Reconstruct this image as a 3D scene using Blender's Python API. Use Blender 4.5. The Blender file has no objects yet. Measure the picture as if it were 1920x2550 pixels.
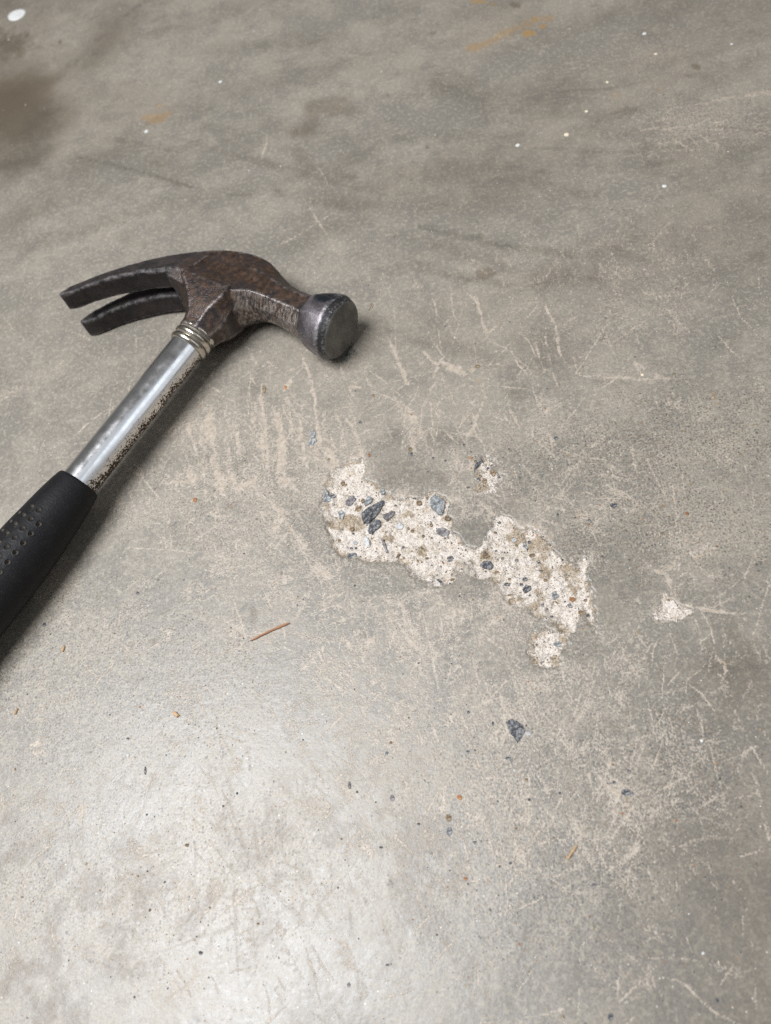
import bpy, math, random
import numpy as np
from mathutils import Vector, Matrix

S = bpy.context.scene
COL = S.collection
rnd = random.Random(7)
rng = np.random.default_rng(11)

# ------------------------------------------------------------------ camera
CAM_H, TILT, ROLL, YAW, FOVV = 0.24, math.radians(28.0), math.radians(-20.0), math.radians(15.0), math.radians(66.0)
cam_d = bpy.data.cameras.new('camera')
cam_d.sensor_fit = 'VERTICAL'
cam_d.sensor_height = 36.0
cam_d.angle = FOVV
cam_d.clip_start, cam_d.clip_end = 0.01, 50.0
cam_d.dof.use_dof = True
cam_d.dof.focus_distance = 0.262
cam_d.dof.aperture_fstop = 12.0
cam = bpy.data.objects.new('camera', cam_d)
COL.objects.link(cam)
cam.location = (0, 0, CAM_H)
CAM_R = Matrix.Rotation(YAW, 3, 'Z') @ Matrix.Rotation(TILT, 3, 'X') @ Matrix.Rotation(ROLL, 3, 'Z')
cam.rotation_euler = CAM_R.to_euler()
S.camera = cam

# ------------------------------------------------------------------ light and exposure
S.view_settings.view_transform = 'Standard'
S.view_settings.look = 'None'
S.view_settings.exposure = 0.0
S.view_settings.gamma = 1.0
S.cycles.use_denoising = False
world = bpy.data.worlds.new('World')
S.world = world
world.use_nodes = True
bg = world.node_tree.nodes['Background']
bg.inputs[0].default_value = (1.0, 0.98, 0.96, 1)
bg.inputs[1].default_value = 0.15


def area(name, loc, target, sx, sy, power, color, shape='RECTANGLE'):
    d = bpy.data.lights.new(name, 'AREA')
    d.shape = shape
    d.size, d.size_y = sx, sy
    d.energy = power
    d.color = color
    o = bpy.data.objects.new(name, d)
    COL.objects.link(o)
    o.location = loc
    o.rotation_euler = (Vector(target) - Vector(loc)).to_track_quat('-Z', 'Y').to_euler()
    return o


area('ceiling_lamp', (-0.385, 0.03, 0.92), (-0.02, 0.14, 0.0), 0.60, 0.50, 15.8, (0.965, 0.98, 1.0), 'ELLIPSE')
area('window_light', (0.50, 0.02, 1.05), (-0.05, 0.18, 0.0), 0.30, 1.2, 0.8, (0.84, 0.92, 1.0))
area('window_light', (1.00, -0.12, 0.70), (-0.05, 0.18, 0.0), 0.50, 1.2, 1.5, (0.88, 0.94, 1.0))

# ------------------------------------------------------------------ helpers: picture pixels -> floor millimetres
PW, PH = 1920.0, 2550.0
TT = math.tan(FOVV / 2)
RGT = np.array(CAM_R.col[0]); UPV = np.array(CAM_R.col[1]); FWD = -np.array(CAM_R.col[2])


def at(px, py, z=0.0):
    x = (px - PW / 2) / (PH / 2) * TT
    y = -(py - PH / 2) / (PH / 2) * TT
    d = FWD + x * RGT + y * UPV
    s = (z - CAM_H) / d[2]
    return np.array([0, 0, CAM_H]) + s * d


def z5(p): return (760 + p[0] * 400 / 1666, 1100 + p[1] * 380 / 1583)
def z6(p): return (1120 + p[0] * 400 / 1526, 1100 + p[1] * 580 / 2212)
def za(p): return (340 + p[0] * 660 / 1666, 860 + p[1] * 540 / 1363)      # scratches beside the shaft
def zb(p): return (960 + p[0] * 960 / 1666, 560 + p[1] * 640 / 1111)      # right, middle
def zc(p): return (1380 + p[0] * 540 / 1666, 1200 + p[1] * 500 / 1543)    # triangle chip
def zd(p): return (960 + p[0] * 960 / 1666, 1600 + p[1] * 650 / 1128)     # right, low
def ze(p): return (p[0] * 960 / 1666, p[1] * 640 / 1111)                  # left, top
def zf(p): return (960 + p[0] * 960 / 1666, p[1] * 640 / 1111)            # right, top
def zg(p): return (p[0] * 960 / 1666, 1400 + p[1] * 600 / 1041)           # left, low
def zh(p): return (p[0] * 960 / 1666, 1950 + p[1] * 600 / 1041)           # left, bottom
def zi(p): return (960 + p[0] * 960 / 1666, 1950 + p[1] * 600 / 1041)     # right, bottom
def full(p): return (p[0] * 1920 / 1666, p[1] * 2550 / 2212)              # whole picture view


def ground(pts, f): return np.array([at(*f(p))[:2] for p in pts])


# ------------------------------------------------------------------ numpy noise
def hash2(ix, iy, seed):
    h = (ix.astype(np.int64) * 374761393 + iy.astype(np.int64) * 668265263 + seed * 1442695041) & 0xFFFFFFFF
    h = ((h ^ (h >> 13)) * 1274126177) & 0xFFFFFFFF
    h = h ^ (h >> 16)
    return (h & 0xFFFF) / 65535.0


def vnoise(x, y, seed):
    ix = np.floor(x); iy = np.floor(y)
    fx = x - ix; fy = y - iy
    fx = fx * fx * (3 - 2 * fx); fy = fy * fy * (3 - 2 * fy)
    a = hash2(ix, iy, seed); b = hash2(ix + 1, iy, seed)
    c = hash2(ix, iy + 1, seed); d = hash2(ix + 1, iy + 1, seed)
    return (a + (b - a) * fx) * (1 - fy) + (c + (d - c) * fx) * fy


def fbm(x, y, scale, octs=4, seed=1, gain=0.5):
    s = 0; amp = 1; tot = 0
    for k in range(octs):
        s = s + amp * vnoise(x * scale + 17.3 * k, y * scale - 9.1 * k, seed + k)
        tot += amp; amp *= gain; scale *= 2.03
    return s / tot


def sstep(a, b, x):
    t = np.clip((x - a) / (b - a), 0, 1)
    return t * t * (3 - 2 * t)


def seg_dist(X, Y, pts):
    best = np.full(X.shape, 1e9); tt = np.zeros(X.shape)
    L = [0.0]
    for i in range(len(pts) - 1): L.append(L[-1] + np.hypot(*(pts[i + 1] - pts[i])))
    for i in range(len(pts) - 1):
        a = pts[i]; d = pts[i + 1] - a
        l2 = max(d @ d, 1e-12)
        t = np.clip(((X - a[0]) * d[0] + (Y - a[1]) * d[1]) / l2, 0, 1)
        dd = np.hypot(X - a[0] - t * d[0], Y - a[1] - t * d[1])
        m = dd < best
        best = np.where(m, dd, best)
        tt = np.where(m, (L[i] + t * (L[i + 1] - L[i])) / max(L[-1], 1e-9), tt)
    return best, tt


def poly_sd(X, Y, pts):           # signed distance, positive inside
    d, _ = seg_dist(X, Y, np.vstack([pts, pts[:1]]))
    inside = np.zeros(X.shape, bool)
    n = len(pts)
    for i in range(n):
        a = pts[i]; b = pts[(i + 1) % n]
        c = (a[1] > Y) != (b[1] > Y)
        with np.errstate(divide='ignore', invalid='ignore'):
            xi = (b[0] - a[0]) * (Y - a[1]) / (b[1] - a[1]) + a[0]
        inside ^= c & (X < xi)
    return np.where(inside, d, -d)


# ------------------------------------------------------------------ node helpers
class NT:
    def __init__(s, name):
        s.m = bpy.data.materials.new(name)
        s.m.use_nodes = True
        s.t = s.m.node_tree
        s.t.nodes.clear()
        s.out = s.t.nodes.new('ShaderNodeOutputMaterial')
        s.b = s.t.nodes.new('ShaderNodeBsdfPrincipled')
        s.t.links.new(s.b.outputs[0], s.out.inputs[0])

    def put(s, sock, v):
        if v is None: return
        if isinstance(v, bpy.types.NodeSocket): s.t.links.new(v, sock)
        elif isinstance(v, (tuple, list)) and len(v) == 3 and sock.type == 'RGBA': sock.default_value = (*v, 1)
        else: sock.default_value = v

    def n(s, typ, **kw):
        return s.t.nodes.new('ShaderNode' + typ)

    def math(s, op, a, b=None, c=None, clamp=False):
        n = s.n('Math'); n.operation = op; n.use_clamp = clamp
        s.put(n.inputs[0], a); s.put(n.inputs[1], b); s.put(n.inputs[2], c)
        return n.outputs[0]

    def mix(s, f, a, b, blend='MIX'):
        n = s.n('Mix'); n.data_type = 'RGBA'; n.blend_type = blend; n.clamp_factor = True
        s.put(n.inputs[0], f); s.put(n.inputs[6], a); s.put(n.inputs[7], b)
        return n.outputs[2]

    def noise(s, vec, scale, detail=4, rough=0.55, dist=0.0):
        n = s.n('TexNoise')
        s.put(n.inputs['Vector'], vec); n.inputs['Scale'].default_value = scale
        n.inputs['Detail'].default_value = detail; n.inputs['Roughness'].default_value = rough
        n.inputs['Distortion'].default_value = dist
        return n.outputs['Fac']

    def voro(s, vec, scale, feature='F1'):
        n = s.n('TexVoronoi'); n.feature = feature; n.voronoi_dimensions = '2D'
        s.put(n.inputs['Vector'], vec); n.inputs['Scale'].default_value = scale
        return n

    def ramp(s, v, a, b, lo=0.0, hi=1.0):
        n = s.n('MapRange'); n.interpolation_type = 'SMOOTHSTEP'
        s.put(n.inputs[0], v); n.inputs[1].default_value = a; n.inputs[2].default_value = b
        n.inputs[3].default_value = lo; n.inputs[4].default_value = hi
        return n.outputs[0]

    def attr(s, name):
        n = s.n('Attribute'); n.attribute_name = name
        return n.outputs['Fac']

    def coord(s):
        return s.n('TexCoord').outputs['Object']

    def scale(s, vec, xyz, rot=(0, 0, 0)):
        n = s.n('Mapping'); s.put(n.inputs['Vector'], vec)
        n.inputs['Scale'].default_value = xyz; n.inputs['Rotation'].default_value = rot
        return n.outputs[0]

    def bump(s, hgt, strength, dist, prev=None):
        n = s.n('Bump'); s.put(n.inputs['Height'], hgt)
        n.inputs['Strength'].default_value = strength; n.inputs['Distance'].default_value = dist
        if prev is not None: s.put(n.inputs['Normal'], prev)
        return n.outputs[0]

    def fin(s, color, rough, metal=0.0, normal=None, spec=None):
        s.put(s.b.inputs['Base Color'], color); s.put(s.b.inputs['Roughness'], rough)
        s.put(s.b.inputs['Metallic'], metal)
        if normal is not None: s.put(s.b.inputs['Normal'], normal)
        if spec is not None: s.put(s.b.inputs['Specular IOR Level'], spec)
        return s.m


def link(name, mesh, mat=None, parent=None):
    o = bpy.data.objects.new(name, mesh)
    COL.objects.link(o)
    if mat is not None and not mesh.materials: mesh.materials.append(mat)
    if parent is not None: o.parent = parent
    return o


def pymesh(name, v, f, smooth=False):
    me = bpy.data.meshes.new(name)
    me.from_pydata([tuple(p) for p in v], [], f)
    me.update()
    if smooth: me.polygons.foreach_set('use_smooth', [True] * len(me.polygons))
    return me


def tag(o, label, cat, group=None):
    o['label'] = label; o['category'] = cat
    if group: o['group'] = group
    return o


# ------------------------------------------------------------------ floor grid (one sheet, finer where the picture looks)
def axis_pts(segs):
    out = []
    for a, b, st in segs:
        n = max(1, int(round((b - a) / st)))
        out.append(np.linspace(a, b, n, endpoint=False))
    out.append([segs[-1][1]])
    return np.concatenate(out)


xs = axis_pts([(-2.5, -0.5, 0.2), (-0.5, -0.27, 0.02), (-0.27, -0.10, 0.00055), (-0.10, 0.06, 0.00033), (0.06, 0.18, 0.0005), (0.18, 0.5, 0.02), (0.5, 2.5, 0.2)])
ys = axis_pts([(-2.5, -0.4, 0.2), (-0.4, -0.05, 0.02), (-0.05, 0.05, 0.00045), (0.05, 0.19, 0.00036), (0.19, 0.51, 0.0009), (0.51, 0.8, 0.02), (0.8, 2.5, 0.2)])
GX, GY = np.meshgrid(xs, ys)
NX, NY = len(xs), len(ys)
X = GX.ravel(); Y = GY.ravel(); N = X.size
wx = X + 0.0012 * (fbm(X, Y, 260, 3, 41) - 0.5) * 2 + 0.0006 * (fbm(X, Y, 900, 2, 42) - 0.5) * 2
wy = Y + 0.0012 * (fbm(X, Y, 260, 3, 51) - 0.5) * 2 + 0.0006 * (fbm(X, Y, 900, 2, 52) - 0.5) * 2
fine = fbm(X, Y, 1100, 2, 61)
mid = fbm(X, Y, 230, 4, 71)

SCR = np.zeros(N); CHIP = np.zeros(N); DARK = np.zeros(N); RUST = np.zeros(N); BROWN = np.zeros(N); TANP = np.zeros(N); DENS = np.zeros(N); PALE = np.zeros(N)
DEPTH = np.zeros(N)


def sub(pts, pad):
    lo = pts.min(0) - pad; hi = pts.max(0) + pad
    i0, i1 = np.searchsorted(xs, [lo[0], hi[0]]); j0, j1 = np.searchsorted(ys, [lo[1], hi[1]])
    return (np.arange(j0, j1)[:, None] * NX + np.arange(i0, i1)[None, :]).ravel()


def px_mm(px, p, f):              # width in view units -> metres on the floor (across)
    a = at(*f(p)); b = at(*f((p[0] + px, p[1])))
    return np.hypot(*(b - a)[:2])


def stroke(field, pts, f, w, s=1.0, soft=0.8, grain=1.0, taper=0.25, mode='max', fibre_=0.45):
    g = ground(pts, f)
    r = px_mm(w, pts[len(pts) // 2], f) * 0.5
    idx = sub(g, r * 3 + 0.002)
    if len(idx) == 0: return
    kw = min(1.0, .25 + r / .004)              # thin scratches stay straight, broad smears wander
    d, t = seg_dist(X[idx] + kw * (wx[idx] - X[idx]), Y[idx] + kw * (wy[idx] - Y[idx]), g)
    tp = np.minimum(1, np.minimum(t, 1 - t) / max(taper, 1e-3)) ** 0.5 if taper > 0 else 1.0
    v = 1 - d / (r * (0.45 + 0.55 * tp) * (1 + soft))
    v = v + grain * ((mid[idx] - 0.5) * 1.1 + (fine[idx] - 0.5) * 0.9)
    m = s * sstep(-0.15, 0.95 + soft * 0.4, v)
    if fibre_ > 0:                 # a scrape is a bundle of finer scratches along its own direction
        Ls = np.hypot(*np.diff(g, axis=0).T).sum()
        sd = d * np.where((X[idx] - g[0][0]) * (g[-1][1] - g[0][1]) - (Y[idx] - g[0][1]) * (g[-1][0] - g[0][0]) > 0, 1, -1)
        k = rnd.randrange(1000)
        st = .6 * vnoise(sd * 1500 + k, t * Ls * 160 + k, 301) + .4 * vnoise(sd * 3200 + k, t * Ls * 420, 303)
        m = m * (1 - fibre_ + fibre_ * 1.5 * sstep(.22, .78, st))
    if field is SCR: m = np.minimum(1, 1.7 * m)
    if field is DARK: m = np.minimum(1, 1.6 * m)
    field[idx] = np.maximum(field[idx], m) if mode == 'max' else field[idx] + m


def blob(field, pts, f, edge_mm, s=1.0, wob=1.0):
    g = ground(pts, f)
    e = edge_mm / 1000
    idx = sub(g, e * 3 + 0.001)
    if len(idx) == 0: return
    sd = poly_sd(wx[idx], wy[idx], g) + wob * e * ((mid[idx] - 0.5) * 2.4 + (fine[idx] - 0.5) * 1.2)
    field[idx] = np.maximum(field[idx], s * sstep(-e, e, sd))


def ell(field, c, f, rx, ry, edge, s=1.0, wob=1.0, rot=0.0):
    pts = []
    for k in range(18):
        a = k * math.pi / 9
        x, y = rx * math.cos(a), ry * math.sin(a)
        pts.append((c[0] + x * math.cos(rot) - y * math.sin(rot), c[1] + x * math.sin(rot) + y * math.cos(rot)))
    blob(field, pts, f, edge, s, wob)


# the broken patch: outline of the spalled surface
spall = [z5(p) for p in [(590, 190), (610, 290), (600, 400), (700, 400), (760, 470), (830, 520), (960, 600), (1110, 570), (1180, 590), (1300, 530), (1400, 520), (1460, 600), (1470, 740), (1540, 760), (1560, 860), (1530, 930), (1590, 980)]]
spall += [z6(p) for p in [(40, 850), (160, 980), (290, 1010), (400, 830), (480, 720), (560, 730), (640, 790), (700, 830), (780, 800), (850, 870), (900, 930), (960, 960), (1000, 1040), (1100, 1100), (1180, 1160), (1290, 1080), (1320, 1150), (1290, 1230), (1370, 1480), (1380, 1600), (1375, 1790), (1340, 1720), (1260, 1640), (1210, 1650), (1180, 1760), (1120, 1880), (1080, 1980), (1060, 2080), (1020, 2140), (900, 2110), (830, 2120), (750, 2020), (760, 1900), (850, 1810), (1000, 1790), (960, 1700), (860, 1640), (760, 1580), (540, 1480), (440, 1370), (330, 1300), (210, 1260), (160, 1160), (100, 1170), (60, 1290)]]
spall += [z5(p) for p in [(1640, 1290), (1560, 1400), (1540, 1480), (1290, 1490), (1250, 1420), (1100, 1370), (1040, 1265), (880, 1275), (720, 1225), (560, 1200), (430, 1195), (330, 1170), (290, 1000), (210, 870), (190, 680), (180, 560), (200, 460), (240, 330), (330, 280), (450, 210)]]
chip2 = [z6(p) for p in [(300, 130), (400, 170), (420, 260), (480, 330), (450, 420), (430, 540), (330, 520), (250, 500), (220, 430), (260, 380), (230, 280)]]
tri = [zc(p) for p in [(805, 820), (870, 890), (1070, 980), (1010, 1040), (870, 1065), (790, 1070), (765, 1040), (770, 990), (830, 930)]]


def spall_in(poly, depth, s, e, tan_w, wob=1.0):
    g = np.array([at(*p)[:2] for p in poly])
    idx = sub(g, 0.012)
    big = fbm(X[idx], Y[idx], 380, 3, 81) - 0.5
    fin_ = fbm(X[idx], Y[idx], 1000, 2, 83) - 0.5
    sd0 = poly_sd(wx[idx], wy[idx], g)
    sd = sd0 + wob * (0.0030 * (fbm(X[idx], Y[idx], 210, 4, 85) - .5) + 0.0016 * big) + 0.0011 * fin_
    m = sstep(-e, e, sd)
    CHIP[idx] = np.maximum(CHIP[idx], s * m)
    rough = (fbm(X[idx], Y[idx], 520, 4, 91) - 0.5) * 0.0022 + (fbm(X[idx], Y[idx], 150, 2, 93) - 0.5) * 0.0012
    DEPTH[idx] = np.minimum(DEPTH[idx], -m * (depth * (0.55 + 0.45 * sstep(0, 0.004, sd)) + rough))
    TANP[idx] = np.maximum(TANP[idx], m * wob * .95 * sstep(.0030, -.0002, sd) * sstep(.40, .60, fbm(X[idx], Y[idx], 160, 3, 97)))
    halo = sstep(-tan_w, 0.0, sd0 + 0.003 * (fbm(X[idx], Y[idx], 190, 3, 95) - 0.55)) * (1 - m)
    SCR[idx] = np.maximum(SCR[idx], 0.80 * halo * (.30 + .70 * sstep(.44, .60, fbm(X[idx], Y[idx], 190, 5, 98, .68))))


spall_in(spall, 0.0016, 1.0, 0.0010, 0.0105)
spall_in(chip2, 0.0006, 0.75, 0.0013, 0.005)
spall_in(tri, 0.0006, 0.9, 0.0004, 0.0010, .25)
# tan stain areas inside the break
for c, rx, ry in [((390, 820), 120, 90), ((520, 860), 90, 60), ((330, 1180), 60, 50), ((270, 830), 60, 60), ((800, 880), 50, 90), ((1030, 750), 90, 60), ((1220, 1130), 70, 60), ((1040, 1240), 110, 40), ((1480, 780), 60, 50), ((640, 1240), 60, 25), ((870, 980), 40, 60), ((1090, 1400), 60, 50)]:
    ell(TANP, c, z5, rx, ry, 1.0, 0.9, 1.6)
for c, rx, ry in [((230, 1130), 60, 40), ((340, 1080), 60, 40), ((640, 890), 90, 50), ((820, 970), 80, 60), ((850, 1100), 110, 40), ((920, 1010), 40, 80), ((920, 1250), 60, 70), ((1150, 1230), 110, 90), ((400, 1320), 80, 40), ((640, 1480), 90, 40), ((850, 1430), 70, 50), ((1180, 1400), 60, 110), ((810, 1560), 60, 60), ((1060, 1740), 90, 60), ((1000, 2070), 70, 70), ((800, 2080), 60, 50), ((1340, 1760), 30, 60), ((1060, 1870), 50, 50), ((1260, 1650), 40, 40), ((1240, 1290), 50, 60), ((330, 420), 60, 60), ((480, 1440), 40, 40)]:
    ell(TANP, c, z6, rx, ry, 1.0, 0.95, 1.6)

# pale scrapes left by the blows
for pts, w, s in [
    ([(790, 240), (780, 330), (800, 420), (815, 560), (825, 700), (835, 860)], 16, .75), ([(890, 430), (905, 560), (915, 650), (890, 790)], 44, 1.0),
    ([(1050, 80), (1090, 200), (1120, 330), (1130, 480), (1150, 600), (1190, 700)], 22, .85), ([(1020, 470), (1040, 590), (1060, 720)], 34, .7),
    ([(440, 450), (470, 600), (490, 720), (520, 850), (545, 930)], 56, .8), ([(320, 510), (360, 620), (380, 700)], 20, .8), ([(270, 520), (300, 640), (310, 780), (335, 830)], 24, .6),
    ([(120, 640), (170, 740)], 18, .6), ([(545, 540), (565, 700), (590, 860)], 12, .5), ([(630, 570), (640, 720)], 14, .6), ([(200, 865), (310, 850), (430, 835)], 28, .65),
    ([(630, 890), (680, 880), (730, 850)], 34, .8), ([(410, 690), (430, 880), (435, 1000)], 16, .6), ([(1320, 460), (1400, 570)], 30, .6), ([(820, 100), (885, 150)], 14, .5),
    ([(975, 205), (930, 285)], 26, .9), ([(1320, 262), (1410, 266)], 16, .8), ([(1280, 110), (1312, 220)], 16, .6), ([(1050, 1240), (1120, 1340)], 16, .55), ([(170, 1200), (205, 1360)], 16, .55),
    ([(860, 1200), (905, 1060)], 50, .55), ([(330, 740), (340, 830)], 50, .6), ([(1190, 640), (1260, 760)], 40, .7), ([(1390, 560), (1420, 700)], 50, .6), ([(760, 620), (790, 660)], 26, .7),
    ([(930, 330), (1000, 400)], 24, .4), ([(1450, 200), (1490, 330)], 18, .55), ([(1600, 20), (1660, 140)], 20, .6), ([(720, 60), (760, 120)], 26, .4), ([(400, 330), (480, 420)], 14, .3), ([(260, 1000), (330, 1160)], 14, .35),
    ([(600, 1100), (660, 1360)], 14, .3), ([(700, 700), (720, 780)], 14, .5), ([(860, 820), (960, 850)], 20, .5), ([(1050, 740), (1080, 800)], 40, .5)]:
    stroke(SCR, pts, za, w, s)
for pts, w, s in [
    ([(20, 500), (60, 590), (95, 690)], 14, .85), ([(165, 545), (195, 580), (230, 603), (255, 565)], 12, .95), ([(228, 605), (203, 662)], 12, .8), ([(245, 595), (300, 625), (345, 645)], 34, .95),
    ([(240, 650), (190, 720), (155, 800), (150, 880)], 11, .75), ([(355, 295), (400, 340), (420, 420), (438, 470), (485, 438)], 11, .75), ([(690, 345), (735, 440), (757, 565)], 14, .75),
    ([(685, 480), (700, 525)], 12, .6), ([(625, 530), (650, 510), (670, 590)], 11, .6), ([(425, 760), (390, 850), (360, 915)], 15, .75), ([(400, 605), (520, 605)], 10, .55), ([(365, 625), (385, 625)], 26, .7),
    ([(840, 652), (1000, 662), (1110, 668), (1230, 660)], 14, .7), ([(1160, 655), (1225, 668)], 36, .75), ([(710, 200), (655, 252)], 9, .5), ([(600, 600), (650, 660), (700, 620)], 12, .5), ([(650, 740), (675, 830)], 10, .5), ([(645, 845), (630, 920)], 9, .5), ([(490, 880), (500, 960)], 9, .5),
    ([(530, 770), (575, 880)], 16, .5), ([(410, 690), (440, 760)], 12, .5), ([(160, 300), (360, 350)], 8, .35), ([(940, 745), (1010, 800)], 26, .35), ([(1060, 940), (1080, 1060)], 16, .35), ([(1220, 740), (1240, 790)], 16, .5),
    ([(570, 930), (640, 935)], 9, .45), ([(350, 730), (390, 800)], 10, .45), ([(740, 230), (790, 330)], 8, .35), ([(100, 790), (150, 900), (110, 960)], 40, .5), ([(900, 750), (880, 790)], 22, .35), ([(60, 760), (130, 1000)], 34, .4)]:
    stroke(SCR, pts, zb, w, s)
for pts, w, s in [
    ([(650, 570), (740, 650), (860, 720), (890, 810)], 34, .75), ([(820, 850), (1000, 940), (1150, 975), (1270, 1003), (1480, 1015)], 18, .95), ([(1070, 1020), (1110, 1130), (1142, 1290)], 10, .65), ([(805, 1190), (765, 1290), (748, 1440)], 11, .6),
    ([(1240, 1330), (1330, 1460)], 14, .6), ([(1115, 530), (1135, 620)], 18, .5), ([(1210, 620), (1225, 750)], 18, .55), ([(480, 1190), (590, 1080)], 44, .5), ([(1460, 770), (1440, 910)], 14, .45), ([(1500, 580), (1460, 620)], 14, .5),
    ([(655, 350), (660, 520)], 12, .35), ([(690, 870), (720, 810)], 16, .4), ([(380, 650), (600, 690)], 16, .35), ([(660, 740), (675, 830)], 12, .45), ([(1250, 1470), (1330, 1540)], 12, .6), ([(1530, 1200), (1510, 1320)], 10, .35), ([(1290, 1180), (1310, 1215)], 18, .5), ([(590, 1250), (680, 1380)], 8, .5), ([(330, 860), (420, 950)], 8, .5), ([(470, 1310), (540, 1370)], 10, .4)]:
    stroke(SCR, pts, zc, w, s)
for pts, w, s in [
    ([(110, 190), (145, 270)], 10, .5), ([(205, 460), (250, 540), (295, 630)], 10, .6), ([(440, 200), (550, 305)], 9, .55), ([(770, 290), (890, 195)], 11, .55), ([(865, 295), (940, 235)], 10, .45), ([(1420, 145), (1500, 235)], 10, .6), ([(1585, 170), (1545, 250)], 13, .55),
    ([(1630, 210), (1605, 340)], 12, .6), ([(1565, 430), (1535, 530)], 18, .6), ([(1345, 280), (1375, 410)], 14, .5), ([(645, 540), (725, 690)], 9, .55), ([(605, 440), (625, 570)], 16, .5), ([(1585, 550), (1640, 760), (1660, 860)], 18, .65), ([(940, 1010), (1040, 930), (1100, 850)], 16, .6), ([(655, 780), (725, 870)], 8, .5),
    ([(630, 280), (730, 355)], 14, .45), ([(270, 135), (370, 60)], 14, .6), ([(1000, 240), (1040, 320)], 8, .45), ([(1130, 370), (1060, 340)], 8, .35), ([(1300, 300), (1330, 380)], 10, .4), ([(1500, 365), (1560, 370)], 20, .5), ([(1620, 370), (1665, 430)], 9, .55), ([(1540, 290), (1660, 430)], 6, .5),
    ([(860, 960), (840, 880)], 12, .3), ([(170, 560), (210, 620)], 40, .35), ([(130, 420), (170, 400)], 40, .35), ([(1470, 780), (1360, 850)], 7, .4), ([(540, 560), (560, 640)], 8, .4), ([(920, 400), (1000, 440)], 10, .4), ([(1180, 300), (1290, 160)], 7, .3)]:
    stroke(SCR, pts, zd, w, s * .62)
for pts, w, s in [([(1130, 30), (1190, 100)], 20, .35), ([(260, 140), (300, 280), (280, 480)], 12, .35), ([(360, 510), (410, 610)], 10, .4), ([(440, 200), (460, 280)], 20, .35), ([(1400, 30), (1500, 100)], 20, .45), ([(1560, 80), (1620, 230), (1660, 290)], 26, .45), ([(890, 160), (940, 130)], 12, .5), ([(1240, 300), (1420, 340), (1600, 370)], 18, .35), ([(700, 580), (830, 540)], 30, .3), ([(930, 400), (1000, 440)], 8, .4), ([(470, 330), (520, 380)], 8, .35), ([(240, 80), (300, 130), (380, 170)], 8, .3), ([(600, 60), (640, 90)], 16, .3), ([(1300, 560), (1260, 640)], 30, .3)]:
    stroke(SCR, pts, zg, w, s)
for pts, w, s in [([(1000, 930), (1020, 740)], 10, .4), ([(1030, 950), (1170, 870)], 12, .4), ([(1100, 270), (1000, 370)], 18, .5), ([(850, 380), (830, 330)], 10, .35), ([(1500, 420), (1540, 470)], 10, .4), ([(1400, 780), (1560, 820)], 40, .3)]:
    stroke(SCR, pts, zi, w, s)
# trowel-polished tan streaking far right
for k in range(46):
    x0 = rnd.uniform(1050, 1640); y0 = 590 - (x0 - 1000) * 0.15 + rnd.uniform(-110, 110)
    l = rnd.uniform(40, 200)
    stroke(SCR, [(x0, y0), (x0 + l, y0 - l * rnd.uniform(.0, .2))], zf, rnd.uniform(6, 16), rnd.uniform(.25, .55))
for k in range(40):
    x0 = rnd.uniform(380, 1000); y0 = 130 + (x0 - 380) * .32 + rnd.uniform(-60, 60)
    l = rnd.uniform(30, 120)
    stroke(SCR, [(x0, y0), (x0 + l, y0 + l * rnd.uniform(-.15, .45))], zf, rnd.uniform(6, 14), rnd.uniform(.15, .35))
# hairline scratches, many, mostly low right and around the break
for k in range(1500):
    if k < 800: cx, cy = rnd.gauss(1250, 380), rnd.gauss(1600, 340)
    elif k < 1150: cx, cy = rnd.gauss(900, 420), rnd.gauss(1150, 260)
    else: cx, cy = rnd.uniform(0, 1920), rnd.uniform(700, 2550)
    a = rnd.choice([rnd.gauss(0.95, .35), rnd.gauss(1.3, .3), rnd.gauss(-0.6, .35), rnd.uniform(0, 3.1)])
    l = rnd.uniform(8, 60) if k % 4 else rnd.uniform(40, 110)
    dx, dy = math.cos(a) * l, math.sin(a) * l
    bend = rnd.uniform(-.15, .15) * l
    stroke(SCR, [(cx - dx, cy - dy), (cx + bend, cy - bend), (cx + dx, cy + dy)], lambda p: p, rnd.uniform(1.6, 4.2), rnd.uniform(.25, .7), grain=.8, fibre_=.5)
# the powdery upright streaks between the shaft and the break
for k in range(120):
    x0, y0 = (rnd.uniform(180, 640), rnd.uniform(430, 820)) if k < 60 else (rnd.uniform(720, 1300), rnd.uniform(330, 760))
    l = rnd.uniform(50, 230); sl = rnd.gauss(.12, .06)
    stroke(SCR, [(x0, y0), (x0 + l * sl * .5 + rnd.uniform(-6, 6), y0 + l * .5), (x0 + l * sl, y0 + l)], za, rnd.choice([8, 12, 18, 30, 52]), rnd.uniform(.18, .55), soft=1.1, grain=1.5, fibre_=.6)
# short wide scuffs in bunches, the way a blade skids
for k in range(260):
    cx, cy = (rnd.gauss(1150, 420), rnd.gauss(1500, 380)) if k < 190 else (rnd.uniform(0, 1920), rnd.uniform(900, 2500))
    a = rnd.choice([rnd.gauss(1.0, .4), rnd.gauss(-.7, .4), rnd.uniform(0, 3.1)])
    l = rnd.uniform(10, 45)
    dx, dy = math.cos(a) * l, math.sin(a) * l
    stroke(SCR, [(cx - dx, cy - dy), (cx + dx, cy + dy)], lambda p: p, rnd.uniform(14, 46), rnd.uniform(.15, .42), soft=1.2, grain=1.8, fibre_=.6)

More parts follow.
